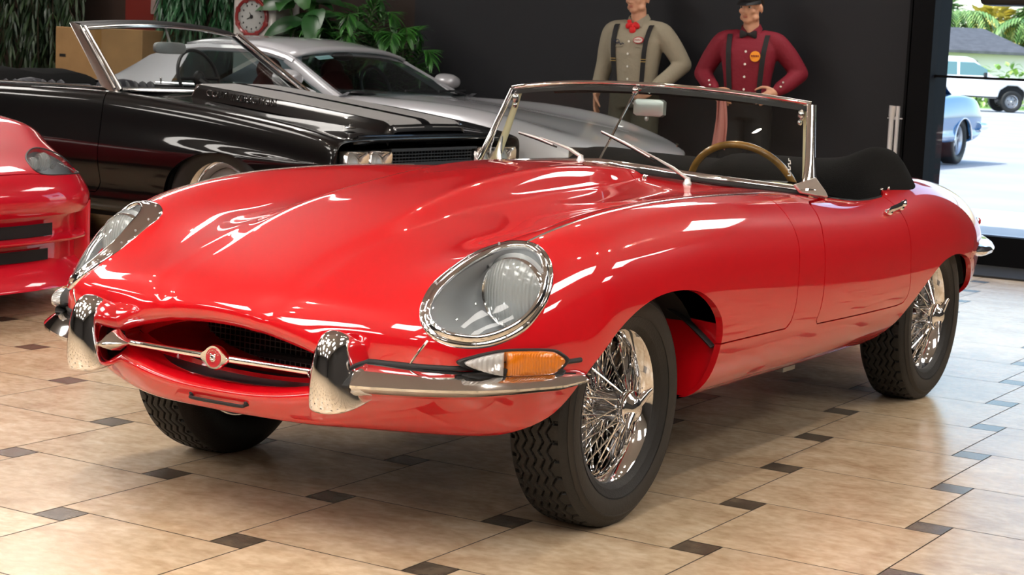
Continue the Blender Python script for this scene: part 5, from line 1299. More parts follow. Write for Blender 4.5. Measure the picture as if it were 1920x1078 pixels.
def person(label, loc, rz, H, armR, armL, handR, handL, shirt_c, trouser_c, headrot, extra):
    root = thing('person', label, 'person', loc, rz)
    k = H / 1.72
    sk = MB()
    # one continuous skin body: legs, torso, arms, hands, neck, head
    for s in (1, -1): limb(sk, [(s * .09, .01, .88), (s * .095, .0, .50), (s * .10, .02, .09)], [.075, .050, .038]); limb(sk, [(s * .10, .03, .06), (s * .11, -.10, .035)], [.038, .03])
    sk.loft(rings(.87, 1.45, -.018)); limb(sk, [(0, .018, 1.40), (0, .008, 1.53)], [.056, .053])
    hd = MB(); hd.ell((0, .012, 1.645), (.073, .092, .088)); hd.ell((0, -.012, 1.585), (.061, .068, .078)); hd.ell((0, -.045, 1.535), (.036, .034, .026)); hd.ell((0, -.055, 1.640), (.055, .030, .030))
    for s in (1, -1):
        hd.ell((s * .038, -.052, 1.595), (.024, .022, .022)); hd.ell((s * .045, -.018, 1.55), (.024, .035, .024)); hd.ell((s * .076, .012, 1.605), (.008, .018, .030)); hd.ell((s * .030, -.073, 1.643), (.022, .010, .008))
    hd.tube([(0, -.072, 1.632), (0, -.090, 1.605), (0, -.100, 1.588), (0, -.082, 1.579)], [.008, .010, .0125, .009], 10); hd.ell((.011, -.086, 1.584), (.008, .009, .007)); hd.ell((-.011, -.086, 1.584), (.008, .009, .007))
    hd.ell((0, -.074, 1.562), (.022, .010, .005)); hd.ell((0, -.073, 1.552), (.019, .010, .006))
    Mh = rotm(*headrot); piv = np.array([0, .01, 1.53])
    hr = lambda V: (np.asarray(V, float) - piv) @ Mh.T + piv
    sk.add(hr(hd.V()), hd.f)
    for s, arm, hn in ((-1, armR, handR), (1, armL, handL)):
        limb(sk, arm, [.050, .040, .028]); hand(sk, arm[-1], *hn)
    V = sk.V() * k; sk.v = [V]
    fuse('body', sk, SKIN, root, .0065, 3, .5)
    def part(name, mb, m, vox=0, **kw):
        mb.v = [mb.V() * k]
        return fuse(name, mb, m, root, vox, **kw) if vox else obj(name, mb, m, root, sharp=60)
    sh = MB(); sh.loft(rings(.955, 1.44, .006))
    for s, arm in ((-1, armR), (1, armL)):
        a, e, w = [np.array(p, float) for p in arm]
        limb(sh, [(s * .10, .012, 1.405), a + [0, 0, -.01], a + (e - a) * .5 + [s * .006, 0, 0], e], [.062, .074, .070, .062]); w2 = w + (e - w) / np.linalg.norm(e - w) * .015
        limb(sh, [e, e + (w2 - e) * .5 + [0, 0, -.006], e + (w2 - e) * .85, w2], [.062, .056, .050, .040])
    for q in range(10):
        z = 1.02 + .035 * q; x = .10 * math.sin(q * 2.1); sh.ell((x, front(x, z), z), (.05, .010, .010), 10, 6, rotm(0, .5 * math.sin(q * 1.7), 0))
    part('shirt', sh, shirt_c, .010, smooth=3)
    cl = MB()
    for s in (1, -1): cl.loft([[(s * .012, -.058, 1.447), (s * .060, -.065, 1.418), (s * .070, -.030, 1.448), (s * .066, .045, 1.478), (0, .072, 1.488), (0, .060, 1.505), (s * .050, .040, 1.505), (s * .055, -.012, 1.488)], [(s * .010, -.066, 1.445), (s * .062, -.074, 1.412), (s * .078, -.034, 1.444), (s * .074, .050, 1.474), (0, .080, 1.484), (0, .066, 1.507), (s * .055, .044, 1.507), (s * .060, -.014, 1.490)]])
    part('collar', cl, shirt_c)
    tr = MB(); tr.loft(rings(.86, 1.005, .012))
    for s in (1, -1): limb(tr, [(s * .085, .01, .90), (s * .095, .0, .70), (s * .10, .0, .50), (s * .105, .02, .25), (s * .11, .02, .07)], [.100, .093, .076, .072, .070])
    part('trousers', tr, trouser_c, .012, smooth=4)
    wb = MB(); wb.loft([r + [0, 0, 0] for r in rings(.975, 1.012, .019, 3)], True, False, False); part('belt', wb, trouser_c if extra == 'tan' else SATIN)
    bk = MB(); bk.box((0, front(0, .99) - .024, .994), (.045, .008, .034)); part('buckle', bk, CHROMEB)
    for s in (1, -1):
        zs = np.linspace(1.445, 1.0, 22); P = [(s * (.098 + .032 * ((z - 1.0) / .44) ** 1.), front(s * (.098 + .032 * (z - 1.0) / .44), z) - .018, z) for z in zs]; P = [(s * .128, .03, 1.452)] + P
        P = np.array(P); P[1:4, 1] -= [.004, .008, .004]
        st = MB(); st.loft([[p + [-.017, .0, 0], p + [.017, 0, 0], p + [.017, -.004, 0], p + [-.017, -.004, 0]] for p in P]); part('suspender', st, mat('suspender_black', (.009, .009, .010), .7) if 'suspender_black' not in bpy.data.materials else bpy.data.materials['suspender_black'])
        if extra == 'tan':
            c = MB(); p = P[13]; c.box(p + [0, -.006, .006], (.040, .005, .004)); c.box(p + [0, -.006, -.010], (.040, .005, .004)); part('clasp', c, mat('brass', (.7, .5, .18), .3, 1.) if 'brass' not in bpy.data.materials else bpy.data.materials['brass'])
    for q in range(4):
        b = MB(); z = 1.06 + .085 * q; b.lathe([(0, .003), (.007, .002), (.008, -.001)], 12, np.array([[1, 0, 0], [0, 0, -1], [0, 1, 0]], float), (0, front(0, z) - .014, z)); part('button', b, mat('button_white', (.8, .78, .72), .4) if 'button_white' not in bpy.data.materials else bpy.data.materials['button_white'])
    for s in (1, -1):
        f = MB(); f.ell((s * .11, -.06, .035), (.05, .13, .035)); f.v[-1][:, 2] = np.maximum(f.v[-1][:, 2], .001); part('shoe', f, LEATHERB)
        e = MB(); e.ell((s * .030, -.071, 1.624), (.0135, .009, .0075), 12, 8); e.v = [hr(e.V())]; part('eye', e, mat('eye_white', (.55, .50, .45), .2) if 'eye_white' not in bpy.data.materials else bpy.data.materials['eye_white'])
        e = MB(); e.ell((s * .030, -.0785, 1.624), (.0066, .003, .0064), 10, 6); e.v = [hr(e.V())]; part('iris', e, mat('iris_brown', (.03, .02, .012), .2) if 'iris_brown' not in bpy.data.materials else bpy.data.materials['iris_brown'])
        e = MB(); e.tube([(s * .012, -.085, 1.646), (s * .030, -.088, 1.653), (s * .052, -.074, 1.645)], [.003, .004, .002], 8); e.v = [hr(e.V())]; part('eyebrow', e, mat('brow_brown', (.05, .028, .015), .8) if 'brow_brown' not in bpy.data.materials else bpy.data.materials['brow_brown'])
    lp = MB(); lp.ell((0, -.0815, 1.5625), (.021, .0045, .0035), 14, 8); lp.ell((0, -.0805, 1.554), (.018, .0045, .004), 14, 8); lp.v = [hr(lp.V())]; part('lips', lp, mat('lip_red', (.42, .14, .10), .5) if 'lip_red' not in bpy.data.materials else bpy.data.materials['lip_red'])
    ha = MB(); A = np.linspace(0, 2 * PI, 32, endpoint=False)
    def hring(z, g, y0=0): 
        r = math.sqrt(max(.02, 1 - ((z - 1.645) / .092) ** 2)); return [(.077 * r * g * math.cos(a), .012 + .096 * r * g * math.sin(a) + y0 * (math.sin(a) < -.2), z + (.028 if math.sin(a) < .05 else 0)) for a in A]
    ha.loft([hring(z, g) for z, g in ((1.595, .90), (1.60, 1.02), (1.64, 1.04), (1.68, 1.04), (1.72, 1.05), (1.733, 1.02))]); ha.v = [hr(ha.V())]; part('hair', ha, mat('hair_brown', (.025, .014, .008), .7, bump=.5, bscale=300) if 'hair_brown' not in bpy.data.materials else bpy.data.materials['hair_brown'])
    cp = MB(); cr = lambda z, a_, b_, y: [(a_ * math.cos(t), y + b_ * math.sin(t), z - .012 * (math.sin(t) < 0) * abs(math.sin(t))) for t in A]
    cp.loft([cr(1.672, .082, .100, .012), cr(1.695, .083, .101, .012), cr(1.70, .088, .106, .010), cr(1.72, .100, .118, .004), cr(1.742, .104, .122, .0), cr(1.752, .098, .115, .0), cr(1.756, .05, .06, 0)]); cp.v = [hr(cp.V())]; part('cap', cp, mat('cap_black', (.008, .008, .010), .6) if 'cap_black' not in bpy.data.materials else bpy.data.materials['cap_black'])
    vz = MB(); T_ = np.linspace(-PI * .92, -PI * .08, 18)
    vz.loft([[(.082 * q * math.cos(t), .012 + .100 * math.sin(t) * (1 + .55 * (q - 1) / .12 * 1.0 * abs(math.sin(t))) , 1.668 - .018 * (q > 1.0) - (.012) * abs(math.sin(t)) + dz) for t in T_] for q, dz in ((1., .002), (1.10, .0), (1.10, -.003), (1., -.002))], closed=False, loop=True); vz.v = [hr(vz.V())]; part('cap_peak', vz, bpy.data.materials['cap_black'])
    bg = MB(); bg.ell((0, -.110, 1.712), (.022, .006, .016)); bg.v = [hr(bg.V())]; part('cap_badge', bg, mat('badge_gold', (.75, .45, .06), .4) if 'badge_gold' not in bpy.data.materials else bpy.data.materials['badge_gold'])
    return root, part, k

def disc_front(x, z, rx, rz, off, n=28, thick=.004):
    mb = MB(); A = np.linspace(0, 2 * PI, n, endpoint=False)
    R = [[(x + f * rx * math.cos(a), front(x + f * rx * math.cos(a), z + f * rz * math.sin(a)) - off - o_, z + f * rz * math.sin(a)) for a in A] for f, o_ in ((1, -.004), (1, thick), (.6, thick + .0015), (.05, thick + .002))]
    mb.loft(R, True, False, True); return mb
def make_people():
    khaki = mat('khaki_shirt', (.30, .265, .195), .85, bump=.35, bscale=45); olive = mat('olive_trousers', (.070, .068, .047), .85, bump=.3, bscale=40)
    wine = mat('wine_shirt', (.20, .006, .020), .75, bump=.35, bscale=45); black = mat('black_trousers', (.008, .008, .009), .8, bump=.2, bscale=40)
    # khaki
    armR = [(-.185, .01, 1.385), (-.245, .03, 1.16), (-.275, -.02, .965)]; armL = [(.185, .01, 1.385), (.330, .05, 1.17), (.205, -.135, 1.005)]
    r, part, k = person('man in khaki work shirt, olive trousers and black suspenders standing by the dark wall', (-3.15, 7.27, 0), math.radians(4), 1.765, armR, armL, ((-.03, -.10, -1), (.1, -1, 0), (1, .1, 0), .35), ((-.75, -.25, -.45), (.1, -.2, 1), (-.1, 1, .1), .45), khaki, olive, (math.radians(4), 0, math.radians(-14)), 'tan')
    bw = MB()
    for s in (1, -1): bw.ell((s * .026, -.084, 1.424), (.030, .013, .022), 14, 8, rotm(0, s * .5, 0))
    bw.ell((0, -.09, 1.420), (.013, .013, .016)); bw.ell((.004, -.094, 1.392), (.026, .011, .026), 12, 8); bw.ell((-.03, -.075, 1.452), (.018, .010, .012), 10, 6)
    part('bow_tie', bw, mat('scarlet_ribbon', (.62, .008, .012), .6))
    part('name_patch', disc_front(.068, 1.325, .036, .024, .016), mat('patch_red', (.42, .02, .03), .7)); part('name_patch', disc_front(.068, 1.325, .030, .018, .0195), mat('patch_white', (.62, .58, .52), .7))
    tx = MB()
    for q in range(6): tx.box((.046 + .009 * q, front(.046 + .009 * q, 1.325) - .028, 1.326 + .002 * (q % 2)), (.005, .002, .008))
    part('patch_lettering', tx, bpy.data.materials['patch_red'])
    em = MB(); em.tube([(-.118 + .012 * q, front(-.118 + .012 * q, 1.31) - .020, 1.315 + .010 * math.sin(q * 2.2) - .003 * q) for q in range(8)], .0028, 6)
    A_ = np.linspace(0, 2 * PI, 16, endpoint=False); em.tube([(-.085 + .014 * math.cos(a), front(-.085, 1.312) - .022, 1.312 + .013 * math.sin(a)) for a in A_], .0025, 6, closed=True); part('chest_emblem', em, mat('navy_thread', (.02, .025, .06), .8))
    pk = MB()
    for s in (1, -1): pk.tube([(s * (.045 + .014 * q), front(s * (.045 + .014 * q), 1.275) - .012, 1.282 - .006 * (1 - abs(q - 3) / 3)) for q in range(7)], .003, 6)
    part('pocket_flap', pk, khaki)
    # wine
    armR = [(-.185, .01, 1.385), (-.325, .05, 1.155), (-.200, -.130, 1.045)]; armL = [(.185, .01, 1.385), (.345, .045, 1.18), (.225, -.135, 1.055)]
    r, part, k = person('man in wine red shirt, black bow tie and black cap holding a pink cloth', (-2.28, 7.27, 0), math.radians(14), 1.715, armR, armL, ((.55, -.45, -.55), (.3, -.3, 1), (.4, .9, 0), .75), ((-.70, -.35, -.45), (.1, -.2, 1), (-.2, 1, .1), .45), wine, black, (math.radians(6), 0, math.radians(-18)), 'wine')
    bw = MB()
    for s in (1, -1): bw.loft([[(s * x, -.082 + y_, 1.432 + z_ * h + s * -.0) for y_, z_ in ((-.008, 0), (0, 1), (.008, 0), (0, -1))] for x, h in ((.0, .008), (.02, .016), (.045, .027), (.058, .024))])
    bw.ell((0, -.084, 1.432), (.011, .012, .012)); part('bow_tie', bw, bpy.data.materials['suspender_black'])
    part('badge', disc_front(.066, 1.285, .034, .036, .016), mat('badge_orange', (.85, .30, .015), .5))
    tx = MB()
    for q in range(5): tx.box((.044 + .011 * q, front(.044 + .011 * q, 1.287) - .026, 1.288), (.007, .002, .012))
    part('badge_lettering', tx, mat('badge_ink', (.25, .02, .01), .6))
    for s, w in ((1, armL[2]), (-1, armR[2])):
        for q in range(2):
            b = MB(); b.ell((w[0] + s * (.03 + .012 * q), w[1] - .02 + .02 * q, w[2] + .035 + .03 * q), (.007, .007, .007), 10, 6); part('cuff_button', b, bpy.data.materials['button_white'])
    # the cloth in his right hand
    c = MB(); xs = np.linspace(-1, 1, 15); R = []
    for t in np.linspace(0, 1, 16):
        w = .026 + .030 * t; R.append([(-.135 + .012 * math.sin(3 * t) + w * u * (1 - .15 * t), -.225 - .022 * math.sin(3.2 * u + 2.5 * t) - .012 * math.cos(7 * u), 1.03 - .36 * t - .035 * t * abs(u - .3)) for u in xs])
    c.loft(R, closed=False)
    M = np.array(Matrix.Rotation(math.radians(14), 3, 'Z')); V = (c.V() * k) @ M.T + [-2.28, 7.27, 0]; c2 = MB(); c2.add(V, c.f)
    o = obj('polishing_cloth', c2, mat('pink_cloth', (.55, .22, .19), .9, bump=.4, bscale=200), sharp=180); o.modifiers.new('t', 'SOLIDIFY').thickness = .006
    tag(o, 'pink polishing cloth hanging from the hand of the man in wine red', 'cloth')

# ------------------------------------------------------------------ plants, pump and odds along the back wall
def leaf_mesh(mb, base, d, up, L, W, droop=.5, fold=.25, n=7, tip=1.3):
    base = np.array(base, float); d = np.array(d, float); d /= np.linalg.norm(d); up = np.array(up, float); up -= d * (up @ d); up /= np.linalg.norm(up) + 1e-9; s = np.cross(d, up)
    rows = []
    p = base.copy(); dd = d.copy(); uu = up.copy()
    for i in range(n + 1):
        t = i / n; w = W * (math.sin(PI * min(1, t * .94 + .04) ** (1 / tip)) ** .9)
        rows.append([p - s * w + uu * w * fold, p - s * w * .5 + uu * w * fold * .35, p, p + s * w * .5 + uu * w * fold * .35, p + s * w + uu * w * fold])
        a = droop / n; dd, uu = dd * math.cos(a) - uu * math.sin(a), uu * math.cos(a) + dd * math.sin(a)
        p = p + dd * L / n
    mb.grid(rows)
def leaf_mat(name, c1, c2):
    m, nt, p = new_mat(name); L = nt.links.new; N = nt.nodes.new
    g = N('ShaderNodeNewGeometry'); r = N('ShaderNodeValToRGB'); r.color_ramp.elements[0].color = (*c1, 1); r.color_ramp.elements[1].color = (*c2, 1)
    L(g.outputs['Random Per Island'], r.inputs[0]); L(r.outputs[0], p.inputs['Base Color']); p.inputs['Roughness'].default_value = .38
    return m
def make_back():
    R_ = random.Random(3)
    def pot(parent, c, r=.17, h=.32):
        b = MB(); b.lathe([(.0, .002), (r * .75, .002), (r, h), (r * 1.06, h), (r * 1.06, h + .03), (r * .94, h + .03), (r * .92, h - .03), (0, h - .03)], 28, None, c); obj('pot', b, mat('pot_brown', (.05, .03, .02), .6) if 'pot_brown' not in bpy.data.materials else bpy.data.materials['pot_brown'], parent)
    broad = leaf_mat('broad_leaf', (.012, .060, .016), (.045, .17, .035)); frond = leaf_mat('palm_leaflet', (.010, .055, .012), (.050, .20, .030)); weep = leaf_mat('weeping_leaf', (.010, .050, .020), (.030, .13, .045))
    dark = leaf_mat('dark_leaf', (.008, .022, .010), (.030, .055, .020))  # darker, duller greens than the other weeping tree
    # broad-leaved plant
    p = thing('broad_leaf_plant', 'broad leaved green plant beside the white pump', 'plant', (-5.93, 7.18, 0)); pot(p, (0, 0, 0))
    st = MB(); lf = MB()
    for i in range(7):
        x0, y0 = R_.uniform(-.06, .06), R_.uniform(-.06, .06); h = R_.uniform(.9, 1.45); tx, ty = R_.uniform(-.18, .22), R_.uniform(-.15, .1)
        st.tube(crom([(x0, y0, .28), (x0 + tx * .4, y0 + ty * .4, .28 + h * .5), (x0 + tx, y0 + ty, .28 + h)], 4), .012, 7)
        for j in range(7):
            a = R_.uniform(0, 2 * PI); e = R_.uniform(.0, .9); z = .28 + h * (.55 + .45 * j / 6); f = (z - .28) / h
            leaf_mesh(lf, (x0 + tx * f, y0 + ty * f, z), (math.cos(a), math.sin(a) * .7 - .25, e), (0, -.35, 1), R_.uniform(.28, .42), R_.uniform(.06, .085), R_.uniform(.7, 1.6), .25, 7)
    for (x, z, dx, dz, L_, W_, dr) in ((-.10, 1.52, -.9, .25, .44, .085, 1.1), (.02, 1.50, -.2, .9, .42, .08, 2.4), (.14, 1.50, .15, -.2, .40, .095, .9), (-.16, 1.66, -.8, .6, .40, .08, 1.2), (.05, 1.62, .6, .5, .4, .08, 1.5), (-.02, 1.40, -.7, -.1, .38, .08, .8)):
        leaf_mesh(lf, (x, -.16, z), (dx, -.45, dz), (.1, -.8, .6), L_, W_, dr, .22, 9)
    obj('stem', st, mat('plant_stem', (.05, .10, .03), .6), p); obj('foliage', lf, broad, p, sharp=180)['kind'] = 'stuff'
    # palms
    def palm(loc, label, n, h0, h1, rr, seed):
        R_ = random.Random(seed); p = thing('potted_palm', label, 'plant', loc); pot(p, (0, 0, 0), .15, .3)
        st = MB(); lf = MB()
        for i in range(n):
            a = 2 * PI * i / n + R_.uniform(-.3, .3); H_ = R_.uniform(h0, h1); rad = R_.uniform(.6, 1.) * rr
            c = crom([(.02 * math.cos(a), .02 * math.sin(a), .27), (rad * .25 * math.cos(a), rad * .18 * math.sin(a), H_ * .62), (rad * .62 * math.cos(a), rad * .45 * math.sin(a) - .03, H_ * .92), (rad * math.cos(a), rad * .7 * math.sin(a) - .06, H_), (rad * 1.3 * math.cos(a), rad * .9 * math.sin(a) - .09, H_ * .93)], 7)
            st.tube(c, np.linspace(.007, .002, len(c)), 6)
            for q in range(9, len(c) - 1):
                d = c[q + 1] - c[q]; d /= np.linalg.norm(d); sd = np.cross(d, [0, 0, 1.]); sd /= np.linalg.norm(sd) + 1e-9; f = (q - 9) / (len(c) - 10)
                for s in (1, -1): leaf_mesh(lf, c[q], d * (.55 + .5 * f) + sd * s * (1 - .45 * f) + [0, -.05, .08], (0, -.3, 1), .20 * (1.15 - .6 * f) * R_.uniform(.85, 1.1), .011, .55, .2, 4, 1.1)
        obj('stem', st, bpy.data.materials['plant_stem'], p); obj('foliage', lf, frond, p, sharp=180)['kind'] = 'stuff'
    palm((-5.50, 7.12, 0), 'feathery palm at the right end of the greenery by the dark wall', 13, 1.15, 1.62, .36, 5)
    palm((-5.16, 7.22, 0), 'short palm with fine fronds against the charcoal wall', 11, .98, 1.42, .30, 11)
    # weeping artificial trees
    def weeping(loc, label, seed, n, rx, z0, z1, m, L_=.16):
        R_ = random.Random(seed); p = thing('weeping_tree', label, 'tree', loc); pot(p, (0, 0, 0), .2, .35)
        tk = MB(); tk.tube(crom([(0, 0, .3), (.03, 0, 1.0), (-.02, .02, 1.8), (.02, 0, 2.5)], 5), np.linspace(.045, .02, 16), 10); obj('trunk', tk, mat('bark_brown', (.045, .03, .02), .9, bump=.5, bscale=40) if 'bark_brown' not in bpy.data.materials else bpy.data.materials['bark_brown'], p)
        lf = MB(); br = MB()
        for i in range(n):
            a = R_.uniform(0, 2 * PI); r = math.sqrt(R_.uniform(.05, 1)); x, y = rx * r * math.cos(a), .28 * r * math.sin(a) - .03; zt = R_.uniform(z1 - .5, z1 + .35); zb_ = R_.uniform(z0, z0 + .5)
            c = crom([(x * .3, y * .3, zt + .1), (x * .8, y * .8, zt + .12), (x, y, zt - .1), (x * 1.1, y * 1.1, .5 * (zt + zb_)), (x * 1.12 + R_.uniform(-.05, .05), y * 1.1, zb_)], 7); br.tube(c, .003, 5)
            for q in range(4, len(c)):
                for _ in range(2):
                    aa = R_.uniform(0, 2 * PI); leaf_mesh(lf, c[q], (.45 * math.cos(aa), .45 * math.sin(aa) - .12, -1 + R_.uniform(0, .4)), (math.cos(aa), math.sin(aa) - .5, .4), L_ * R_.uniform(.7, 1.2), .011, .3, .15, 4, 1.)
        obj('branches', br, bpy.data.materials['bark_brown'], p); obj('foliage', lf, m, p, sharp=180)['kind'] = 'stuff'
    weeping((-7.08, 7.22, 0), 'weeping green tree hanging over the black convertible left of the pump', 21, 70, .40, 1.12, 1.95, weep)
    weeping((-8.98, 7.2, 0), 'dark-leaved weeping tree at the left edge behind the black convertible', 22, 60, .42, .85, 1.95, dark, .18)
    # white pump cabinet with dial
    p = thing('clock_face_pump', 'white vintage pump with a red ringed round dial between the plants', 'pump', (-6.44, 7.18, 0))
    b = MB(); b.box((0, 0, .80), (.42, .34, 1.56)); obj('cabinet', b, mat('pump_white', (.62, .60, .58), .35, coat=.5), p, bevel=.03)
    b = MB(); b.box((0, 0, 1.60), (.50, .40, .05)); b.box((0, 0, .03), (.48, .40, .06)); obj('cabinet_cap', b, mat('pump_red', (.25, .012, .012), .35, coat=.6), p, bevel=.012)
    Mf = np.array([[1, 0, 0], [0, 0, -1], [0, 1, 0]], float); A = np.linspace(0, 2 * PI, 8, endpoint=False) + PI / 8
    b = MB(); b.loft([[(q * .163 * math.cos(a), y, 1.425 + q * .150 * math.sin(a)) for a in np.linspace(0, 2 * PI, 48, endpoint=False)] for y, q in ((-.165, 1.), (-.195, 1.), (-.20, .95), (-.195, .86), (-.185, .84))], True, False, False)
    for k in range(8):
        a = PI / 8 + k * PI / 4; b.ell((.152 * math.cos(a), -.185, 1.425 + .140 * math.sin(a)), (.026, .012, .026), 10, 6)
    obj('dial_ring', b, bpy.data.materials['pump_red'], p)
    b = MB(); b.lathe([(.0, .182), (.135, .182), (.136, .178)], 48, Mf, (0, 0, 1.425)); obj('dial', b, mat('dial_face', (.42, .43, .42), .4), p)
    tk = MB()
    for k in range(60):
        a = 2 * PI * k / 60; L_ = .016 if k % 5 == 0 else .008; r = .124 - L_ / 2; tk.box((r * math.sin(a), -.184, 1.425 + r * math.cos(a)), (.0022, .002, L_), rotm(0, a, 0))
    for k in range(12):
        a = 2 * PI * k / 12; tk.box((.096 * math.sin(a), -.184, 1.425 + .096 * math.cos(a)), (.012, .002, .014))
    obj('dial_marks', tk, SATIN, p)['kind'] = 'stuff'
    hn = MB(); hn.tube([(0, -.188, 1.425), (-.045, -.188, 1.405)], [.006, .003], 6); hn.tube([(0, -.188, 1.425), (-.02, -.188, 1.46)], [.004, .002], 6); hn.ell((0, -.188, 1.425), (.016, .006, .016)); obj('dial_hand', hn, BLACK, p)
    b = MB(); b.box((-.01, -.175, 1.235), (.14, .02, .05)); obj('pump_window', b, mat('window_brown', (.05, .03, .02), .3), p, bevel=.004)
    # crate of tan board behind the convertible's screen
    p = thing('cardboard_box', 'tall tan cardboard box with a hand hole behind the black convertible', 'box', (-7.85, 7.0, 0))
    b = MB(); b.box((0, 0, .645), (.97, .50, 1.28)); obj('carton', b, mat('tan_cardboard', (.34, .20, .085), .8, var=.12, vscale=5), p, bevel=.006)
    b = MB(); b.box((-.40, -.251, 1.05), (.07, .004, .024)); obj('hand_hole', b, BLACK, p); b = MB(); b.box((0, 0, 1.2865), (.07, .50, .003)); b.box((0, -.2515, 1.2), (.07, .003, .17)); obj('packing_tape', b, mat('tape_tan', (.30, .17, .06), .3), p)
    b = MB(); b.box((-8.12, 7.585, 1.55), (.44, .03, 1.1)); o = obj('wall_panel', b, mat('dark_red_panel', (.13, .012, .008), .5)); tag(o, 'dark red panel on the brown wall beside the grey post', 'panel')
    b = MB(); b.box((-7.99, 7.567, 1.50), (.10, .006, .14)); obj('paper_notice', b, mat('notice_grey', (.20, .14, .13), .7), o)
# ------------------------------------------------------------------ outside, through the glass
def make_outside():
    asp = mat('pale_asphalt', (.42, .42, .43), .85, var=.10, vscale=.6, bump=.1, bscale=60); conc = mat('pale_concrete', (.62, .61, .58), .85, var=.08, vscale=.8)
    b = MB(); b.box((-8, 45, -.11), (90, 74.6, .2)); struct('ground_1', b, asp)
    b = MB(); b.box((-2, 9.9, -.045), (20, 4.9, .09)); struct('pavement', b, conc)
    b = MB(); b.box((-20, 72, -.05), (90, 10, .12)); struct('lawn', b, mat('lawn_green', (.20, .34, .08), .9, var=.3, vscale=1.))
    # pickup-like white sport utility, nose to the right
    def suv():
        p = thing('white_suv', 'white four-door sport utility parked far off across the lot', 'car', (-16.6, 61.6, 0), math.radians(121.5))
        W = paint('white_paint', (.80, .80, .80), .3); W.node_tree.nodes['Principled BSDF'].inputs['Coat Weight'].default_value = .6
        pr = [(-.95, .55), (-.95, 1.05), (-.80, 1.12), (.45, 1.22), (.75, 1.26), (1.45, 1.86), (1.7, 1.93), (3.9, 1.92), (4.15, 1.80), (4.25, 1.15), (4.25, .55), (3.35, .52), (3.28, .80), (2.98, .98), (2.62, .98), (2.34, .80), (2.26, .50), (.52, .48), (.45, .78), (.18, .96), (-.18, .96), (-.45, .78), (-.52, .52)]
        mb = MB(); M = np.array([[0, 0, 1], [1, 0, 0], [0, 1, 0]], float)
        V = np.array(pr); mb.prism(V, -.95, .95, M); v = mb.v[0]; up = v[:, 2] > 1.3; v[up, 0] *= 1 - .13 * (v[up, 2] - 1.3) / .6; obj('body_shell', mb, W, p, bevel=.06)
        gm = mat('suv_glass', (.10, .20, .20), .1, coat=1)
        for s in (1, -1):
            for y0, y1, f in ((.95, 1.95, 1), (2.05, 2.9, 0), (3.0, 3.95, 0)):
                g = MB(); w = lambda z: .953 - .95 * .13 * max(0, z - 1.3) / .6
                g.loft([[(s * w(z), (y0 + (.48 if f and z > 1.5 else 0)), z), (s * w(z), y1, z)] for z in (1.28, 1.50, 1.74)], closed=False); obj('side_window', g, gm, p, sharp=180)
        g = MB(); g.grid([[(x, y, z) for x in (-.78, 0, .78)] for y, z in ((.80, 1.32), (1.38, 1.80))]); obj('windscreen', g, gm, p)
        for x, y in ((.80, 0), (-.80, 0), (.80, 2.80), (-.80, 2.80)): simple_wheel(p, (x, y, .39), .39, .22, .13, x < 0, 'rally')
        for y in (0, 2.8): w_ = MB(); w_.box((0, y, .7), (1.6, .9, .5)); obj('wheel_well', w_, BLACK, p)
        b = MB(); b.box((0, -1.0, .58), (1.86, .14, .22)); b.box((0, 4.3, .58), (1.8, .12, .2)); obj('bumper', b, W, p, bevel=.04)
        b = MB(); b.box((-.98, 1.4, .52), (.14, 1.7, .05)); b.box((.98, 1.4, .52), (.14, 1.7, .05)); obj('running_board', b, SATIN, p)
        b = MB(); b.box((1.06, 1.05, 1.30), (.16, .10, .18)); b.box((-1.06, 1.05, 1.30), (.16, .10, .18)); obj('door_mirror', b, SATIN, p, bevel=.03)
        return p
    suv()
    # blue classic car, tail to the right
    p = thing('blue_classic_car', 'blue classic coupe with its tail showing outside the glass', 'car', (-5.84, 17.72, 0), 0.)
    BL = paint('blue_paint', (.045, .17, .36), .3)
    def row(y, zt, w=.9, low=.30): return [(0, y, zt), (.45 * w, y, zt - .005), (.80 * w, y, zt - .02), (.92 * w, y, zt - .07), (.98 * w, y, zt - .2), (1.0 * w, y, .60), (.98 * w, y, .45), (.90 * w, y, low), (0, y, .28)]
    net = [row(-.9, .70, .78), row(-.8, .80, .86), row(-.4, .84), row(.3, .88), row(1.0, .92), row(1.6, .93), row(2.2, .95), row(2.8, .97), row(3.2, .96), row(3.5, .93, .88, .38), row(3.62, .86, .85, .46), row(3.68, .70, .80, .5)]
    F = arch_poly(0, .33, .36, .32); Rr = arch_poly(2.72, .33, .37, .31); S, half = car_shell(net, (F, Rr), su=5, sv=5)
    pobj('body_shell', half.mirror(), BL, p, .03)
    ro = MB(); ro.loft([[(x * w, y, z - .05 * abs(x) ** 2.5) for x in np.linspace(-1, 1, 13)] for y, z, w in ((.95, .93, .74), (1.35, 1.24, .60), (1.7, 1.30, .58), (2.2, 1.27, .58), (2.6, 1.12, .62), (2.95, .96, .66))], closed=False); obj('roof', ro, BL, p, sharp=180)
    for s in (1, -1):
        q = MB(); q.tube([(s * (.33 + .0) + s * .575 * 0 + s * .57, 2.72 + .37 * math.cos(a), .33 + .31 * math.sin(a)) for a in np.linspace(.05, PI - .05, 20)], .012, 6); obj('arch_trim', q, CHROME, p)
        g = MB(); g.grid([[(s * (.76 - .16 * k), y, .93 + .30 * k) for k in (0, .5, 1)] for y in (1.15, 1.6, 2.3)]); obj('side_window', g, BLACK, p)
        t = MB(); t.box((s * .52, 3.66, .74), (.40, .04, .12)); obj('tail_lamp', t, REDL, p, bevel=.01)
    bp = MB(); bp.tube(crom([(-.88, 3.4, .52), (-.84, 3.70, .52), (0, 3.76, .52), (.84, 3.70, .52), (.88, 3.4, .52)], 5), .055, 10, up=[0, 0, 1]); obj('rear_bumper', bp, CHROME, p)
    wells(p, (0, 2.72), .86, .37, .33)
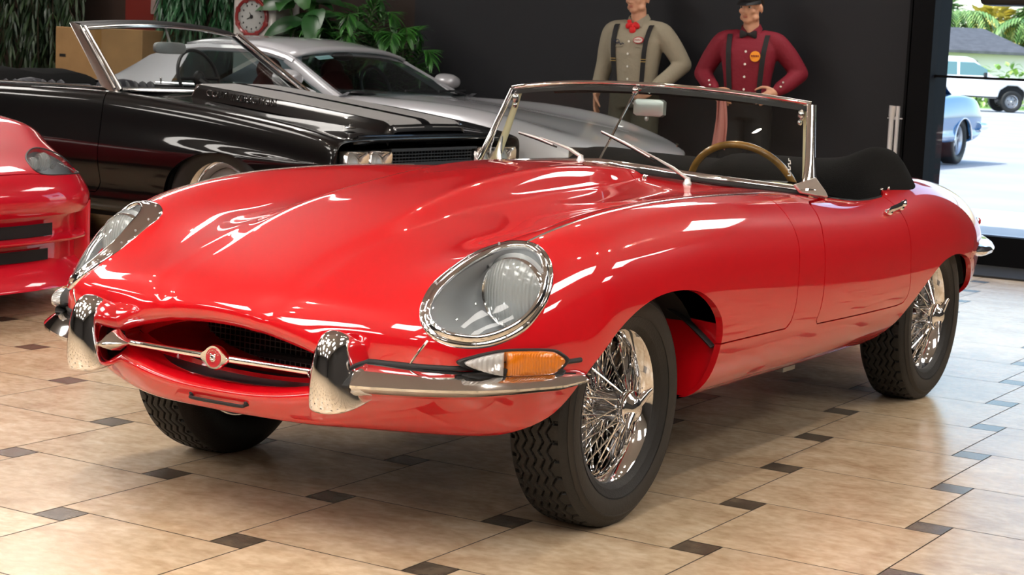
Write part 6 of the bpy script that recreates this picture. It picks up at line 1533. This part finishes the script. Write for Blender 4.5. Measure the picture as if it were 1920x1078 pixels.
    for x, y in ((.74, 0), (-.74, 0), (.74, 2.72), (-.74, 2.72)): simple_wheel(p, (x, y, .33), .33, .19, .11, x < 0, 'spoke', bpy.data.materials['alloy'])
    # low house with dark roof behind a hedge
    p = thing('low_house', 'low pale house with a dark hipped roof behind the hedge', 'house', (-26.4, 78.7, 0), math.radians(31.5))
    b = MB(); b.box((0, 0, 1.15), (9.4, 6, 2.3)); obj('house_wall', b, mat('cream_render', (.75, .72, .62), .8), p)
    b = MB(); b.loft([[(-5, -3.6, 2.28), (5, -3.6, 2.28), (5, 3.6, 2.28), (-5, 3.6, 2.28)], [(-5, -3.6, 2.40), (5, -3.6, 2.40), (5, 3.6, 2.40), (-5, 3.6, 2.40)], [(-3.4, -.1, 3.5), (3.4, -.1, 3.5), (3.4, .1, 3.5), (-3.4, .1, 3.5)]]); obj('roof', b, mat('slate_roof', (.09, .09, .10), .8, var=.2, vscale=3), p, sharp=20)
    for x in (-2.4, 1.8): b = MB(); b.box((x, -3.02, 1.4), (1.4, .06, 1.1)); obj('house_window', b, mat('house_glass', (.12, .15, .16), .2) if 'house_glass' not in bpy.data.materials else bpy.data.materials['house_glass'], p)
    # greenery
    hm = leaf_mat('hedge_leaf', (.16, .30, .06), (.42, .58, .14)); tm = leaf_mat('tree_leaf', (.10, .22, .06), (.30, .46, .14)); ym = leaf_mat('yellow_leaf', (.45, .42, .08), (.75, .62, .18))
    def clump(mb, c, r, n, R_, L_=.5, W_=.16):
        for _ in range(n):
            u, v = R_.uniform(-1, 1), R_.uniform(0, 2 * PI); s = math.sqrt(1 - u * u); d = np.array([s * math.cos(v), s * math.sin(v), u]); k = R_.uniform(.6, 1.)
            leaf_mesh(mb, np.array(c) + d * np.array(r) * k, d + np.array([R_.uniform(-.6, .6), R_.uniform(-.6, .6), R_.uniform(-.6, .4)]), (0, 0, 1), L_, W_, .6, .2, 3)
    R_ = random.Random(8)
    h = MB()
    for k in range(9): clump(h, (-22.4 + .60 * k, 67.5 + .367 * k, .85), (.7, .7, .95), 70, R_, .30, .10)
    o = obj('hedge', h, hm, sharp=180); tag(o, 'bright green hedge in front of the low house', 'hedge')
    def tree(loc, h_, r, m, label, n=420, L_=.8):
        p = thing('broadleaf_tree', label, 'tree', loc); t = MB(); t.tube([(0, 0, 0), (.1, 0, h_ * .5), (0, .1, h_ * .8)], [.22, .16, .08], 8); obj('trunk', t, bpy.data.materials['bark_brown'], p)
        l = MB(); clump(l, (0, 0, h_), (r, r, r * .8), n, R_, L_, L_ * .28); clump(l, (r * .6, -.3, h_ * .8), (r * .6,) * 3, n // 3, R_, L_, L_ * .28); clump(l, (-r * .6, .3, h_ * .85), (r * .6,) * 3, n // 3, R_, L_, L_ * .28); obj('foliage', l, m, p, sharp=180)['kind'] = 'stuff'
    tree((-30.2, 92.0, 0), 4.3, 1.7, tm, 'green tree left behind the low house, beside the black post'); tree((-26.9, 93.2, 0), 4.0, 1.2, ym, 'yellow leaved tree behind the middle of the house roof'); tree((-24.0, 93.6, 0), 4.4, 1.6, tm, 'green tree behind the right end of the house roof'); tree((-20.6, 83.4, 0), 1.9, .9, ym, 'low yellow tree just right of the house roof', 260, .45)
    def opalm(loc, h_, label):
        p = thing('palm_tree', label, 'tree', loc); t = MB(); t.tube(crom([(0, 0, 0), (.15, 0, h_ * .5), (.1, 0, h_)], 4), .16, 8); obj('trunk', t, bpy.data.materials['bark_brown'], p); l = MB()
        for i in range(16):
            a = 2 * PI * i / 16 + R_.uniform(-.2, .2); c = crom([(.1, 0, h_), (.1 + .9 * math.cos(a), .9 * math.sin(a), h_ + .7), (.1 + 1.9 * math.cos(a), 1.9 * math.sin(a), h_ + .35), (.1 + 2.4 * math.cos(a), 2.4 * math.sin(a), h_ - .5)], 6)
            for q in range(2, len(c) - 1):
                d = c[q + 1] - c[q]; d /= np.linalg.norm(d); sd = np.cross(d, [0, 0, 1.]); sd /= np.linalg.norm(sd)
                for s in (1, -1): leaf_mesh(l, c[q], d * .6 + sd * s, (0, 0, 1), .7, .05, .8, .2, 3)
        obj('foliage', l, tm, p, sharp=180)['kind'] = 'stuff'
    opalm((-27.2, 87.6, 0), 3.9, 'palm tree rising over the left of the house roof'); opalm((-23.3, 88.6, 0), 3.6, 'palm tree rising over the right end of the house roof')
make_room(); make_lights(); make_world(); make_black_car(); make_silver_car(); make_red_car(); make_people(); make_back(); make_outside()
make_roadster()
# ------------------------------------------------------------------ camera and view
def camera():
    cam = bpy.data.cameras.new('camera'); co = bpy.data.objects.new('camera', cam); COL.objects.link(co); SC.camera = co
    cam.sensor_width = 36; cam.lens = 3372.31 / 1920 * 36; cam.clip_end = 300
    cam.dof.use_dof = True; cam.dof.focus_distance = 4.75; cam.dof.aperture_fstop = 15.0
    yaw, pitch, roll = 0.549236, -0.127764, 0.045345
    cy, sy, cp, sp = math.cos(yaw), math.sin(yaw), math.cos(pitch), math.sin(pitch)
    f = np.array([-sy * cp, cy * cp, sp]); r = np.array([cy, sy, 0]); u = np.cross(r, f)
    c, s = math.cos(roll), math.sin(roll); r, u = c * r + s * u, -s * r + c * u
    M = Matrix(np.column_stack([r, u, -f]).tolist()).to_4x4(); M.translation = (2.86688, -4.09785, 1.20924)
    co.matrix_world = M
    return co
camera()
vs = SC.view_settings
SC.display_settings.display_device = 'sRGB'
vs.view_transform = 'Standard'; vs.look = 'None'; vs.exposure = 0.66; vs.gamma = 1.0; vs.use_curve_mapping = False
